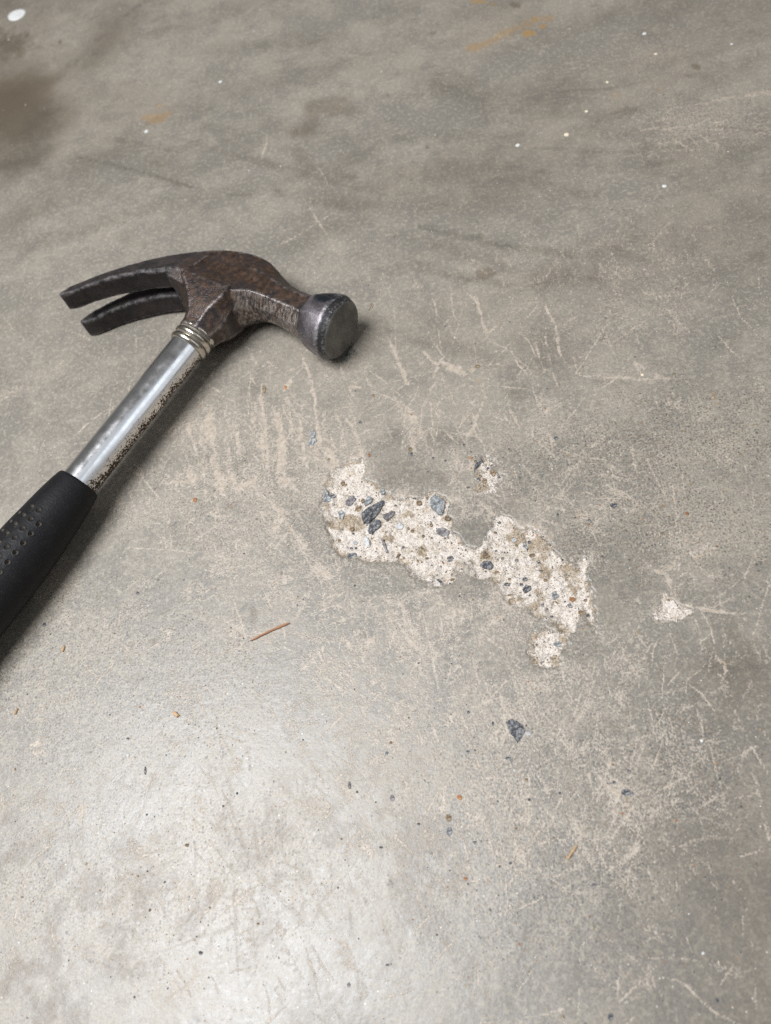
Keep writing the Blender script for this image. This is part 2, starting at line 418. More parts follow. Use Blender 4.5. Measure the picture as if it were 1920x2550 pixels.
# dark rubbed streaks and damp looking areas; broad ones low right also paint shade
for pts, w, s in [([(330, 680), (480, 710), (640, 750), (830, 810)], 24, .55), ([(500, 600), (620, 630), (760, 655)], 30, .4), ([(910, 820), (990, 838), (1090, 846)], 18, .5), ([(1180, 820), (1380, 870), (1540, 905)], 40, .42), ([(1050, 205), (1250, 195), (1420, 165)], 40, .35), ([(860, 550), (1050, 580)], 50, .25), ([(1380, 770), (1520, 770)], 60, .35), ([(250, 840), (340, 880)], 26, .25), ([(500, 1030), (620, 1060)], 40, .3), ([(1220, 640), (1340, 720)], 40, .25),
                  ([(620, 10), (500, 110), (420, 180)], 70, .55), ([(420, 180), (330, 270), (240, 350)], 60, .5), ([(0, 190), (60, 200), (110, 170)], 70, .8)]:
    stroke(DARK, pts, ze, w, s, soft=1.6, grain=.7, fibre_=.35)
for pts, w, s in [([(200, 360), (420, 440), (440, 520)], 110, .3), ([(550, 480), (840, 490), (960, 530)], 80, .35), ([(960, 500), (1090, 470)], 36, .5), ([(700, 400), (950, 385), (1150, 350)], 14, .4), ([(1110, 640), (1330, 620)], 70, .35), ([(1100, 720), (1280, 690)], 20, .35), ([(10, 600), (350, 590), (640, 590)], 60, .25), ([(640, 640), (1100, 660)], 16, .3), ([(200, 770), (560, 780), (900, 850)], 80, .28), ([(1420, 545), (1640, 570)], 14, .5), ([(1300, 330), (1390, 320)], 24, .4), ([(0, 330), (160, 300)], 40, .25), ([(1410, 190), (1460, 190)], 12, .3), ([(620, 740), (720, 745)], 30, .2)]:
    stroke(DARK, pts, zf, w, s, soft=1.6, grain=.7, fibre_=.35)
for pts, w, s in [([(150, 10), (480, 85), (780, 130), (860, 150)], 36, .5), ([(130, 160), (210, 200), (330, 230), (560, 260)], 36, .45), ([(145, 170), (190, 190)], 36, .45), ([(640, 260), (760, 225), (940, 240)], 80, .5), ([(980, 100), (1060, 130)], 80, .3), ([(0, 450), (140, 500), (240, 540)], 30, .35), ([(630, 440), (660, 560), (700, 600)], 60, .4), ([(600, 700), (540, 720)], 80, .3), ([(900, 680), (1060, 690)], 30, .25), ([(1420, 520), (1540, 480)], 50, .25), ([(40, 900), (30, 1000)], 140, .4), ([(240, 900), (230, 960)], 120, .4), ([(1110, 260), (1200, 270)], 40, .2), ([(0, 120), (60, 200)], 60, .2)]:
    stroke(DARK, pts, zb, w, s, soft=1.6, grain=.7, fibre_=.35)
for pts, w, s in [([(540, 930), (560, 880)], 130, .3), ([(640, 1130), (620, 1300)], 150, .3), ([(1440, 110), (1600, 120)], 150, .5), ([(1150, 500), (1230, 540)], 140, .4), ([(1540, 700), (1560, 900)], 180, .45), ([(640, 580), (760, 700)], 40, .35), ([(560, 870), (800, 960)], 100, .25), ([(1000, 40), (1180, 120)], 80, .25), ([(1350, 400), (1600, 520)], 160, .3)]:
    stroke(DARK, pts, zd, w, s, soft=1.8, grain=.6, fibre_=.3)
for pts, w, s in [([(640, 800), (500, 940), (440, 1000)], 60, .35), ([(800, 960), (810, 1010)], 80, .25), ([(1100, 900), (1400, 1000)], 200, .25), ([(1400, 300), (1660, 600)], 300, .25), ([(540, 180), (760, 250)], 40, .3), ([(1200, 560), (1660, 760)], 260, .18)]:
    stroke(DARK, pts, zi, w, s, soft=1.8, grain=.6, fibre_=.3)
for pts, w, s in [([(1060, 190), (1100, 240)], 50, .4), ([(1160, 390), (1190, 430)], 30, .35), ([(450, 1040), (700, 960)], 60, .12)]:
    stroke(DARK, pts, zg, w, s, soft=1.4)
for pts, w, s in [([(1190, 225), (1240, 165)], 12, .7), ([(1510, 540), (1520, 630)], 10, .6), ([(840, 1020), (860, 1025)], 22, .7), ([(1505, 0), (1515, 20)], 10, .7), ([(1575, 500), (1578, 520)], 10, .7)]:
    stroke(DARK, pts, zh, w, s, soft=.5)
# smoky brown corner, top left
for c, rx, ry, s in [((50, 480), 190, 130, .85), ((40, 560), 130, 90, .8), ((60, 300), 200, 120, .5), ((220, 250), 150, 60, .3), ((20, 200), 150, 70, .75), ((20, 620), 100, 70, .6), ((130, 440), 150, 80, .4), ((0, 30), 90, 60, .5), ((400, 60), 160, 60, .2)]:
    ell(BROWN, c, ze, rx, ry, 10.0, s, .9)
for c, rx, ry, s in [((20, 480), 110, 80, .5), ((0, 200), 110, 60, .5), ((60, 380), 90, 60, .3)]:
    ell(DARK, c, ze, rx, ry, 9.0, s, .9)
def haze_px(field, c, rx, ry, s_, lo=-.1, hi=1.0, ang=0.0, k=1):      # a soft-edged stain or painted shade given by its middle and half-axes in the picture
    p = at(*c)[:2]; ca_, sa_ = math.cos(ang), math.sin(ang)
    e = at(c[0] + rx * ca_, c[1] + rx * sa_)[:2] - p; f = at(c[0] - ry * sa_, c[1] + ry * ca_)[:2] - p
    det = e[0] * f[1] - e[1] * f[0]
    a_ = ((X - p[0]) * f[1] - (Y - p[1]) * f[0]) / det; b_ = (-(X - p[0]) * e[1] + (Y - p[1]) * e[0]) / det
    r_ = np.hypot(a_, b_) + .9 * (fbm(X, Y, 38, 5, 311 + k, .6) - .5)
    np.maximum(field, s_ * sstep(hi, lo, r_), out=field)


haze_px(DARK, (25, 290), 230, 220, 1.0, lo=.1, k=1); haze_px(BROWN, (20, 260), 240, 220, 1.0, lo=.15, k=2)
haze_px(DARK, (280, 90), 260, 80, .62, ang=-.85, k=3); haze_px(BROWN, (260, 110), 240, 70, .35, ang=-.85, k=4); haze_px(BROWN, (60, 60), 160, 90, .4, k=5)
haze_px(SCR, (1560, 130), 420, 120, .26, k=6); haze_px(SCR, (1780, 300), 260, 90, .36, k=7); haze_px(SCR, (1150, 60), 300, 70, .22, k=8)
# flat drips and rings
blob(BROWN, [(1310, 440), (1400, 420), (1510, 420), (1535, 480), (1500, 505), (1390, 490), (1350, 570), (1300, 590), (1250, 610), (1250, 570), (1320, 520)], ze, 3.0, .5)
ell(BROWN, (1310, 690), ze, 40, 60, 4, .25); ell(BROWN, (205, 680), ze, 40, 26, 2.5, .4); ell(BROWN, (1610, 800), ze, 50, 30, 3, .25); ell(BROWN, (680, 690), ze, 60, 40, 4, .2)
for c, rx, ry, f, s in [((428, 208), 44, 24, zb, .62), ((1345, 290), 22, 14, zf, .75), ((680, 745), 18, 14, zf, .5), ((182, 640), 13, 10, zf, .7), ((562, 22), 22, 12, zf, .7), ((262, 181), 11, 6, ze, .8), ((1610, 140), 40, 26, zb, .35), ((1147, 99), 7, 6, zb, .8), ((475, 750), 9, 6, zf, .8), ((108, 776), 7, 6, zf, .7), ((535, 965), 9, 6, ze, .7), ((45, 50), 6, 10, zb, .7), ((120, 245), 5, 10, zb, .6), ((155, 410), 10, 6, zf, .6), ((10, 410), 10, 6, zf, .6), ((205, 145), 12, 6, zf, .5), ((800, 240), 14, 7, zf, .4), ((400, 343), 10, 7, zb, .9), ((1640, 780), 30, 30, zf, .3), ((590, 500), 50, 25, zg, .3), ((1095, 230), 18, 40, zg, .5), ((470, 780), 30, 20, zg, .35), ((380, 790), 20, 40, zg, .35), ((1310, 620), 50, 50, zg, .25), ((1330, 660), 9, 9, zg, .5), ((655, 910), 9, 9, zg, .6), ((670, 345), 14, 16, zg, .5), ((767, 137), 18, 12, zh, .45), ((240, 1000), 30, 30, zh, .3), ((1525, 1025), 14, 20, zh, .5), ((110, 850), 20, 20, zh, .25), ((940, 490), 8, 18, zb, .5), ((1045, 545), 20, 14, zi, .35), ((270, 150), 22, 14, zi, .5)]:
    ell(BROWN, c, f, rx, ry, .45, s, .6)
ell(BROWN, (1500, 120), zd, 150, 120, 11, .4); ell(BROWN, (1620, 720), zi, 120, 180, 11, .35); ell(DARK, (1560, 640), zd, 160, 260, 18, .35)  # grime at the right; the dark ellipse also paints in shade
# wandering brown veins in the pale low left part
for k in range(60):
    cx, cy = rnd.gauss(640, 260), rnd.gauss(2170, 170)
    a = rnd.choice([rnd.gauss(1.3, .35), rnd.gauss(.7, .4), rnd.gauss(-.9, .4)])
    l = rnd.uniform(25, 100)
    dx, dy = math.cos(a) * l, math.sin(a) * l
    stroke(BROWN, [(cx - dx, cy - dy), (cx + rnd.uniform(-14, 14), cy + rnd.uniform(-14, 14)), (cx + dx, cy + dy)], lambda p: p, rnd.uniform(6, 20), rnd.uniform(.16, .36), soft=1.4, grain=1.9, fibre_=.5)
# rust marks
stroke(RUST, [(350, 212), (430, 190), (550, 130)], zf, 50, .75, soft=.7, grain=.7, taper=.1, fibre_=.15)
stroke(RUST, [(550, 130), (660, 85), (725, 78)], zf, 40, .5, soft=.9, grain=.9, taper=.1, fibre_=.15)
for c, rx, ry, s in [((615, 143), 28, 14, .95), ((682, 110), 13, 9, 1.), ((650, 82), 11, 9, 1.), ((712, 82), 14, 7, .8), ((380, 200), 30, 16, .5), ((400, 8), 40, 8, .8), ((460, 20), 14, 6, .9), ((1185, 385), 12, 8, .4), ((990, 415), 26, 20, .18)]:
    ell(RUST, c, zf, rx, ry, .6, s, .8)
for c, rx, ry, s in [((690, 458), 18, 14, .35), ((670, 510), 58, 22, .5), ((715, 495), 22, 12, .45)]:
    ell(RUST, c, ze, rx, ry, 1.4, s, .9)
for c, rx, ry, f, s in [((810, 940), 14, 14, za, .3), ((1425, 740), 14, 16, zb, .3), ((1430, 775), 6, 6, zb, .8), ((400, 682), 10, 8, zb, .5), ((355, 130), 14, 30, zh, .4), ((250, 668), 8, 8, zh, .6), ((770, 455), 8, 8, zh, .5), ((1270, 500), 8, 8, zh, .5), ((1040, 700), 12, 30, zd, .25), ((1460, 95), 8, 16, zd, .4), ((475, 1680), 30, 18, z6, .45)]:
    ell(RUST, c, f, rx, ry, .5, s, .8)
# gritty (worn) zones carry more visible sand
for c, rx, ry, f, s in [((1300, 950), 500, 200, zb, .9), ((1000, 1000), 500, 160, zb, .7), ((900, 350), 800, 340, zc, .9), ((800, 620), 700, 420, zd, .7), ((500, 560), 700, 420, zg, .75), ((700, 350), 800, 400, zh, .8), ((600, 400), 600, 400, zi, .8), ((700, 1000), 700, 400, za, .5), ((1400, 520), 300, 130, zf, .4)]:
    ell(DENS, c, f, rx, ry, 14, s, 1.0)
# light scuffs around the break that let the fines show
for c, rx, ry, f, s in [((780, 660), 130, 110, z6, .5), ((230, 480), 130, 60, z6, .4), ((1560, 400), 90, 140, z5, .45), ((760, 300), 90, 130, z5, .4), ((330, 260), 160, 90, z5, .4), ((60, 340), 80, 110, z5, .45), ((480, 1300), 160, 60, z5, .35), ((330, 1590), 60, 50, z6, .55), ((480, 1690), 60, 40, z6, .4), ((600, 1850), 130, 60, z6, .35), ((640, 1380), 200, 60, za, .35), ((520, 1350), 100, 30, za, .45), ((1000, 740), 60, 60, za, .4), ((800, 580), 90, 60, zg, .35), ((590, 210), 60, 40, zg, .3), ((170, 90), 200, 90, zg, .3)]:
    ell(SCR, c, f, rx, ry, 2.6, s, 1.2)

# the skin is scratched all over in a few directions, most round the break
REG = np.zeros(N)
for c, rx, ry, s_ in [((1150, 1420), 640, 520, .9), ((620, 1180), 380, 260, .75), ((1300, 1950), 620, 420, .75), ((700, 2100), 600, 380, .22), ((1500, 700), 420, 300, .45), ((1700, 330), 260, 120, .5)]:
    p = np.array(at(*c)[:2]); e = np.array(at(c[0] + rx, c[1])[:2]) - p; f = np.array(at(c[0], c[1] + ry)[:2]) - p
    det = e[0] * f[1] - e[1] * f[0]
    a_ = ((X - p[0]) * f[1] - (Y - p[1]) * f[0]) / det; b_ = (-(X - p[0]) * e[1] + (Y - p[1]) * e[0]) / det
    REG = np.maximum(REG, s_ * sstep(1.15, .35, np.hypot(a_, b_) + .7 * (fbm(X, Y, 26, 3, 201) - .5)))
NET = np.zeros(N)
for k, (th_, fa, fb, lo_) in enumerate([(-58, 34, 430, .90), (-40, 50, 620, .91), (48, 40, 520, .91), (-82, 30, 380, .91), (15, 60, 700, .93), (-62, 70, 950, .90), (60, 80, 1000, .91)]):
    th_ = math.radians(th_); ux, uy = math.cos(th_), math.sin(th_)
    bend = .004 * (fbm(X, Y, 20, 2, 211 + k) - .5)
    n_ = vnoise((X * ux + Y * uy) * fa, (-X * uy + Y * ux + bend) * fb, 221 + k)
    NET = np.maximum(NET, sstep(lo_, .995, 1 - np.abs(2 * n_ - 1)) * sstep(.46, .60, fbm(X, Y, 75, 3, 231 + k)))
SCUFF = sstep(.50, .64, fbm(X * 1.0 + .5 * Y, Y * .75 - .3 * X, 105, 6, 241, .68))
SCR = np.maximum(SCR, np.clip(REG * (.76 * NET + .46 * SCUFF) + .12 * NET, 0, 1))

ca, sa = math.cos(0.22), math.sin(0.22)
Us = X * ca + Y * sa; Vs = -X * sa + Y * ca + .05 * np.sin(X * 9) * .1
SW = .6 * fbm(Us * .16, Vs, 46, 4, 261, .6) + .4 * fbm(Us * .3 + .01 * mid, Vs, 110, 3, 263)
UP = sstep(.16, .26, Y)
DARK = np.maximum(DARK, UP * .27 * sstep(.48, .66, SW)); BROWN = np.maximum(BROWN, .22 * UP * sstep(.50, .68, fbm(Us * .4, Vs, 30, 4, 271)))
LOWL = sstep(.03, -.05, X) * sstep(.06, .01, Y)
BROWN = np.maximum(BROWN, LOWL * (.62 * sstep(.50, .66, fbm(X, Y, 95, 6, 291, .7)) + .22 * NET))
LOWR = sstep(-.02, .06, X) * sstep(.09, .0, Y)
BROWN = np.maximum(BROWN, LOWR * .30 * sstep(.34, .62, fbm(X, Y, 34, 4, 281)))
DARK = np.maximum(DARK, LOWR * .45 * sstep(.30, .62, fbm(X, Y, 28, 4, 283)))  # low right darkened: grime together with shade put into the colour

# smeared rubber and grime, broad and soft, across the far half; low right is grime plus painted shade
for k, (c, rx, ry, s_, an) in enumerate([((1420, 690), 240, 60, .60, -.02), ((1140, 630), 260, 34, .50, .32), ((640, 400), 420, 18, .50, .26), ((1330, 250), 230, 40, .38, .02), ((1200, 420), 330, 46, .40, -.03), ((760, 330), 300, 36, .32, .2), ((850, 500), 260, 34, .40, .22), ((1560, 330), 260, 30, .34, -.12), ((1350, 860), 150, 120, .42, 0), ((1120, 860), 200, 40, .36, .3), ((640, 110), 330, 30, .34, -.1), ((1760, 660), 180, 70, .22, 0), ((230, 470), 260, 22, .3, .3)]):
    haze_px(DARK, c, rx, ry, s_, ang=an, k=20 + k)
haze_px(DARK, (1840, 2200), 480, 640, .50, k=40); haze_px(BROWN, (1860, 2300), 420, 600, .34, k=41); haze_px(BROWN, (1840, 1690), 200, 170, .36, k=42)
SKIN = np.zeros(N)                # islands of unbroken grey skin among the scrapes
for k, (c, rx, ry, s_) in enumerate([((975, 1180), 80, 70, .8), ((1065, 1200), 60, 50, .8), ((1175, 1335), 80, 60, .95), ((960, 1440), 170, 70, .7), ((1145, 1460), 110, 70, .8), ((800, 1330), 60, 90, .6), ((1420, 1370), 70, 60, .8), ((1500, 1480), 90, 110, .8), ((1440, 1600), 70, 60, .75), ((1560, 1430), 110, 130, .6), ((1290, 1640), 120, 60, .5), ((500, 1130), 160, 60, .4), ((1280, 1260), 70, 50, .6)]):
    haze_px(SKIN, c, rx, ry, s_, lo=.45, hi=1.05, k=60 + k)
SCR *= 1 - .8 * SKIN; DARK = np.maximum(DARK, .34 * SKIN)

# broad unevenness of the cement skin: streaked grey cloud field
ca, sa = math.cos(-0.35), math.sin(-0.35)
U1 = X * ca - Y * sa; V1 = X * sa + Y * ca
CLOUD = 0.55 * fbm(U1 * .25 + .02 * fbm(X, Y, 40, 2, 8), V1, 26, 5, 3, .55) + .45 * fbm(X, Y, 60, 5, 5, .6)

Z = np.zeros(N)
core = (np.abs(X) < .27) & (Y > -.05) & (Y < .51)
Z += np.where(core, 1, 0) * (0.00016 * (fbm(X, Y, 40, 2, 21) - .5) + 0.00007 * (fbm(X, Y, 420, 3, 23) - .5))
Z += DEPTH - 0.00003 * SCR * core
floor_z = Z


def zat(x, y):
    i = int(np.clip(np.searchsorted(xs, x), 1, NX - 1)); j = int(np.clip(np.searchsorted(ys, y), 1, NY - 1))
    return float(Z[j * NX + i])


ii = (np.arange(NY - 1)[:, None] * NX + np.arange(NX - 1)[None, :]).ravel()
quads = np.stack([ii, ii + 1, ii + 1 + NX, ii + NX], 1).astype(np.int32)
me = bpy.data.meshes.new('concrete_floor')
me.vertices.add(N)
me.vertices.foreach_set('co', np.stack([X, Y, Z], 1).astype(np.float32).ravel())
me.loops.add(quads.size); me.loops.foreach_set('vertex_index', quads.ravel())
me.polygons.add(len(quads))
me.polygons.foreach_set('loop_start', np.arange(0, quads.size, 4, dtype=np.int32))
me.polygons.foreach_set('use_smooth', np.ones(len(quads), bool))
me.update(calc_edges=True)
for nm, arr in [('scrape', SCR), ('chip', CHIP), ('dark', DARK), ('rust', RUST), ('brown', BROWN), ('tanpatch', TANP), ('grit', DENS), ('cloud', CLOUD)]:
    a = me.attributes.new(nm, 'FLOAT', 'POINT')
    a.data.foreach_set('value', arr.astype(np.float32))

# ------------------------------------------------------------------ concrete material
t = NT('concrete')
co = t.coord()
cl = t.attr('cloud'); scr = t.attr('scrape'); chp = t.attr('chip'); drk = t.attr('dark'); rst = t.attr('rust'); brn = t.attr('brown'); tnp = t.attr('tanpatch'); dns = t.attr('grit')
grain = t.noise(co, 1500, 3, .65)
grain2 = t.noise(co, 620, 4, .6)
cloud2 = t.noise(co, 95, 6, .6, .3)
TAN, GREY = (0.284, 0.253, 0.212), (0.204, 0.187, 0.162)
cloud3 = t.noise(co, 230, 5, .7, .4)
gm = t.ramp(t.math('ADD', t.math('ADD', t.math('MULTIPLY', cl, 0.46), t.math('MULTIPLY', cloud2, 0.30)), t.math('MULTIPLY', cloud3, .24)), .40, .60)
c = t.mix(gm, GREY, TAN)
gamp = t.math('ADD', .42, t.math('MULTIPLY', dns, .58))
cg = t.mix(t.ramp(grain, .37, .63), t.mix(1.0, c, (.66, .65, .64), 'MULTIPLY'), t.mix(1.0, c, (1.30, 1.295, 1.28), 'MULTIPLY'))
c = t.mix(gamp, c, cg)
c = t.mix(t.math('MULTIPLY', t.ramp(grain2, .50, .64), .38), c, (.43, .38, .30))
# dark rubbed cement with the painted low-right shade, brown smoke, rust
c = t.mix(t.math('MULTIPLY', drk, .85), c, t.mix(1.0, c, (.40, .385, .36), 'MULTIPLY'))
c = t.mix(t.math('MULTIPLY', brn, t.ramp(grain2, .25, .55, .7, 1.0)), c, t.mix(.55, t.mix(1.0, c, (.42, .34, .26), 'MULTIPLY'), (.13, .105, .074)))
c = t.mix(t.math('MULTIPLY', rst, .85), c, t.mix(grain2, (.25, .13, .04), (.40, .265, .11)))
# sand specks of the skin
v1 = t.voro(co, 980); v2 = t.voro(co, 430)
r1 = t.n('SeparateColor'); t.t.links.new(v1.outputs['Color'], r1.inputs[0])
r2 = t.n('SeparateColor'); t.t.links.new(v2.outputs['Color'], r2.inputs[0])
lim1 = t.math('MULTIPLY', t.math('SUBTRACT', r1.outputs[0], t.math('SUBTRACT', .90, t.math('MULTIPLY', dns, .26))), 1.7, clamp=True)
sp1 = t.math('LESS_THAN', v1.outputs['Distance'], t.math('MINIMUM', lim1, .30))
lim2 = t.math('MULTIPLY', t.math('SUBTRACT', r2.outputs[0], t.math('SUBTRACT', .965, t.math('MULTIPLY', dns, .05))), 5.0, clamp=True)
sp2 = t.math('LESS_THAN', v2.outputs['Distance'], t.math('MINIMUM', lim2, .20))
spk = t.math('MULTIPLY', t.math('MAXIMUM', sp1, sp2), t.math('SUBTRACT', 1.0, t.math('MULTIPLY', chp, .55)))
spcol = t.mix(t.ramp(r1.outputs[1], .45, .75), (.085, .08, .072), (.19, .135, .075))
c = t.mix(t.math('MULTIPLY', spk, .8), c, spcol)
wsp = t.math('MULTIPLY', t.math('LESS_THAN', v1.outputs['Distance'], .2), t.math('GREATER_THAN', r1.outputs[2], .996))
c = t.mix(t.math('MULTIPLY', wsp, .7), c, (.68, .64, .58))
# scrapes break up with the grain
sm = t.ramp(t.math('ADD', scr, t.math('MULTIPLY', t.math('SUBTRACT', grain, .5), 2.0)), .12, .88)
sm = t.math('MULTIPLY', sm, t.ramp(scr, .02, .25))
sc_col = t.mix(t.ramp(grain2, .35, .65), (.375, .308, .238), (.475, .412, .345))
c = t.mix(t.math('MULTIPLY', sm, .88), c, sc_col)
# broken concrete: chalky paste, tan sand, grey specks
gch = t.noise(co, 1900, 2, .7)
pch = t.noise(co, 330, 5, .65)
paste = t.mix(t.ramp(gch, .33, .56), (.41, .355, .30), (.71, .65, .59))
pm = t.noise(co, 210, 5, .7)
paste = t.mix(t.ramp(pm, .46, .66), paste, t.mix(t.ramp(gch, .33, .6), (.31, .25, .185), (.60, .53, .445)))
tanm = t.ramp(t.math('ADD', t.math('MULTIPLY', tnp, .52), t.math('MULTIPLY', t.math('SUBTRACT', pch, .5), 1.6)), .10, .52)
tcol = t.mix(t.ramp(gch, .3, .7), (.17, .12, .068), (.40, .31, .20))
paste = t.mix(t.math('MULTIPLY', tanm, .78), paste, tcol)
v3 = t.voro(co, 640)
r3 = t.n('SeparateColor'); t.t.links.new(v3.outputs['Color'], r3.inputs[0])
sp3 = t.math('LESS_THAN', v3.outputs['Distance'], t.math('MINIMUM', t.math('MULTIPLY', t.math('SUBTRACT', r3.outputs[0], .74), .95, clamp=True), .26))
paste = t.mix(t.math('MULTIPLY', sp3, .75), paste, t.mix(t.math('GREATER_THAN', r3.outputs[1], .5), (.13, .125, .12), (.25, .155, .08)))
cm = t.ramp(t.math('ADD', chp, t.math('MULTIPLY', t.math('SUBTRACT', gch, .5), 1.1)), .25, .78)
cm = t.math('MULTIPLY', cm, t.ramp(chp, .02, .2))
c = t.mix(cm, c, paste)
rough = t.math('ADD', .355, t.math('MULTIPLY', gm, .09))
rough = t.math('ADD', rough, t.math('ADD', t.math('MULTIPLY', cm, .35), t.math('MULTIPLY', sm, .05)))
rough = t.math('ADD', rough, t.math('MULTIPLY', t.math('SUBTRACT', grain2, .5), .25))
hgt = t.math('ADD', t.math('MULTIPLY', grain, .6), t.math('MULTIPLY', grain2, .6))
hgt = t.math('SUBTRACT', hgt, t.math('MULTIPLY', spk, .8))
nb = t.bump(hgt, .22, .00025)
hc = t.math('MULTIPLY', t.math('ADD', gch, t.math('MULTIPLY', pch, .8)), t.math('MAXIMUM', cm, t.math('MULTIPLY', sm, .10)))
nb = t.bump(hc, .75, .0007, nb)
concrete = t.fin(c, rough, 0.0, nb, .66)
me.materials.append(concrete)
floor = bpy.data.objects.new('floor', me)
COL.objects.link(floor)
floor['kind'] = 'structure'
floor['label'] = 'worn grey concrete floor with a pale broken patch, scrapes and stains'


# ------------------------------------------------------------------ aggregate stones bedded in the break
def stone_mat(name, a, b, fl, rough=.55, flake=.5):
    s = NT(name)
    cc = s.coord()
    oi = s.n('ObjectInfo').outputs['Random']
    n1 = s.noise(cc, 520, 4, .65); n2 = s.noise(cc, 1300, 3, .7)
    col = s.mix(s.ramp(n1, .35, .65), a, b)
    col = s.mix(s.math('MULTIPLY', s.ramp(n2, .48, .60), flake), col, fl)
    v = s.n('HueSaturation'); s.put(v.inputs['Color'], col)
    s.put(v.inputs['Value'], s.math('ADD', .75, s.math('MULTIPLY', oi, .5)))
    return s.fin(v.outputs[0], rough, 0, s.bump(s.math('ADD', n1, n2), .8, .0008))


M_DARK = stone_mat('dark_stone', (.045, .048, .056), (.105, .110, .122), (.42, .42, .42), .5, .6)
M_BLUE = stone_mat('blue_grey_stone', (.13, .145, .155), (.25, .27, .28), (.55, .55, .54), .6, .7)
M_PURP = stone_mat('purple_grey_stone', (.12, .108, .115), (.20, .185, .19), (.42, .40, .39), .6, .6)
M_BRWN = stone_mat('brown_stone', (.14, .092, .050), (.27, .19, .115), (.46, .38, .28), .6, .5)
M_PALE = stone_mat('pale_stone', (.46, .47, .48), (.62, .61, .60), (.70, .70, .69), .5, .4)
M_RUST = stone_mat('orange_stone', (.30, .13, .05), (.42, .20, .08), (.45, .32, .2), .6, .3)


def stone(pts, f, mat, rise=.55, name='stone'):
    g = ground(pts, f)
    # densify and roughen the outline
    out = []
    n = len(g)
    for i in range(n):
        a, b = g[i], g[(i + 1) % n]
        out.append(a)
        m = (a + b) / 2; d = b - a
        nr = np.array([d[1], -d[0]])
        out.append(m + nr * rnd.uniform(-.10, .10))
    g = np.array(out)
    c0 = g.mean(0)
    r = np.hypot(*(g - c0).T).mean()
    base = max(zat(*c0), np.mean([zat(*p) for p in g[::3]])) + .00018
    hgt = min(.0011, r * .45) * rise
    V, F = [], []
    n = len(g)
    rings = [(1.0, -.0022), (1.0, hgt * .35), (.80, hgt * .85), (.42, hgt * 1.0)]
    for k, (sc, zz) in enumerate(rings):
        for p in g:
            q = c0 + (p - c0) * sc * (1 + (rnd.uniform(-.07, .07) if k > 1 else 0))
            V.append((q[0] - c0[0], q[1] - c0[1], zz + (rnd.uniform(-.28, .28) * hgt if k > 0 else 0)))
    for k in range(3):
        for i in range(n):
            F.append((k * n + i, k * n + (i + 1) % n, (k + 1) * n + (i + 1) % n, (k + 1) * n + i))
    V.append((0, 0, hgt * rnd.uniform(.8, 1.2)))
    for i in range(n): F.append((3 * n + i, 3 * n + (i + 1) % n, len(V) - 1))
    # outlines are traced clockwise or not: make faces look up
    ar = 0
    for i in range(n): ar += g[i][0] * g[(i + 1) % n][1] - g[(i + 1) % n][0] * g[i][1]
    if ar < 0: F = [tuple(reversed(x)) for x in F]
    me = pymesh(name, V, F)
    o = link(name, me, mat, floor)
    o.location = (c0[0], c0[1], base)
    return o


def pebble(c, f, rx, ry, mat, rise=.6, name='pebble'):
    k = 7
    a0 = rnd.uniform(0, 6)
    pts = [(c[0] + rx * rnd.uniform(.78, 1.12) * math.cos(a0 + i * 2 * math.pi / k), c[1] + ry * rnd.uniform(.78, 1.12) * math.sin(a0 + i * 2 * math.pi / k)) for i in range(k)]
    return stone(pts, f, mat, rise, name)


for pts, m in [
    ([(600, 840), (580, 720), (620, 690), (690, 650), (740, 620), (790, 590), (815, 600), (810, 640), (770, 700), (730, 760), (680, 800), (640, 840)], M_DARK),
    ([(615, 610), (650, 550), (690, 580), (680, 620), (640, 650), (610, 640)], M_BLUE),
    ([(650, 900), (660, 840), (720, 795), (770, 800), (775, 860), (730, 900), (690, 950), (650, 930)], M_DARK),
    ([(410, 600), (440, 560), (490, 540), (525, 580), (500, 620), (460, 655), (415, 635)], M_PURP),
    ([(180, 490), (215, 490), (240, 540), (250, 570), (270, 580), (265, 610), (185, 615)], M_BLUE),
    ([(245, 545), (280, 525), (310, 555), (285, 575), (255, 572)], M_DARK),
    ([(790, 740), (860, 720), (890, 695), (930, 710), (910, 750), (850, 815), (820, 790)], M_PURP),
    ([(1300, 570), (1340, 530), (1400, 570), (1450, 600), (1420, 740), (1370, 745), (1320, 690), (1290, 640)], M_BLUE),
    ([(1350, 900), (1410, 870), (1500, 905), (1480, 985), (1430, 980), (1360, 930)], M_PURP),
    ([(420, 1190), (450, 1150), (520, 1145), (525, 1185), (470, 1200)], M_DARK),
    ([(510, 690), (530, 650), (575, 645), (575, 690), (545, 720)], M_BRWN), ([(570, 600), (590, 565), (612, 570), (605, 605), (580, 620)], M_BRWN),
    ([(355, 410), (380, 375), (402, 395), (395, 425), (370, 435)], M_BRWN), ([(395, 420), (420, 412), (436, 440), (405, 448)], M_BRWN), ([(920, 850), (975, 815), (1020, 860), (1000, 890), (940, 885)], M_PALE),
    ([(600, 990), (620, 960), (660, 1010), (665, 1070), (630, 1080), (600, 1030)], M_PALE), ([(780, 1000), (800, 990), (830, 1050), (855, 1140), (835, 1145), (800, 1060)], M_PURP),
    ([(935, 1190), (960, 1145), (985, 1150), (965, 1205), (940, 1205)], M_BRWN), ([(990, 1090), (1005, 1065), (1020, 1070), (1005, 1095)], M_DARK), ([(1360, 1415), (1390, 1410), (1435, 1460), (1430, 1480), (1380, 1460)], M_DARK),
    ([(330, 720), (370, 690), (405, 730), (385, 790), (345, 780)], M_BLUE), ([(1180, 1080), (1200, 1060), (1240, 1100), (1235, 1120), (1205, 1100)], M_BRWN)]:
    stone(pts, z5, m)
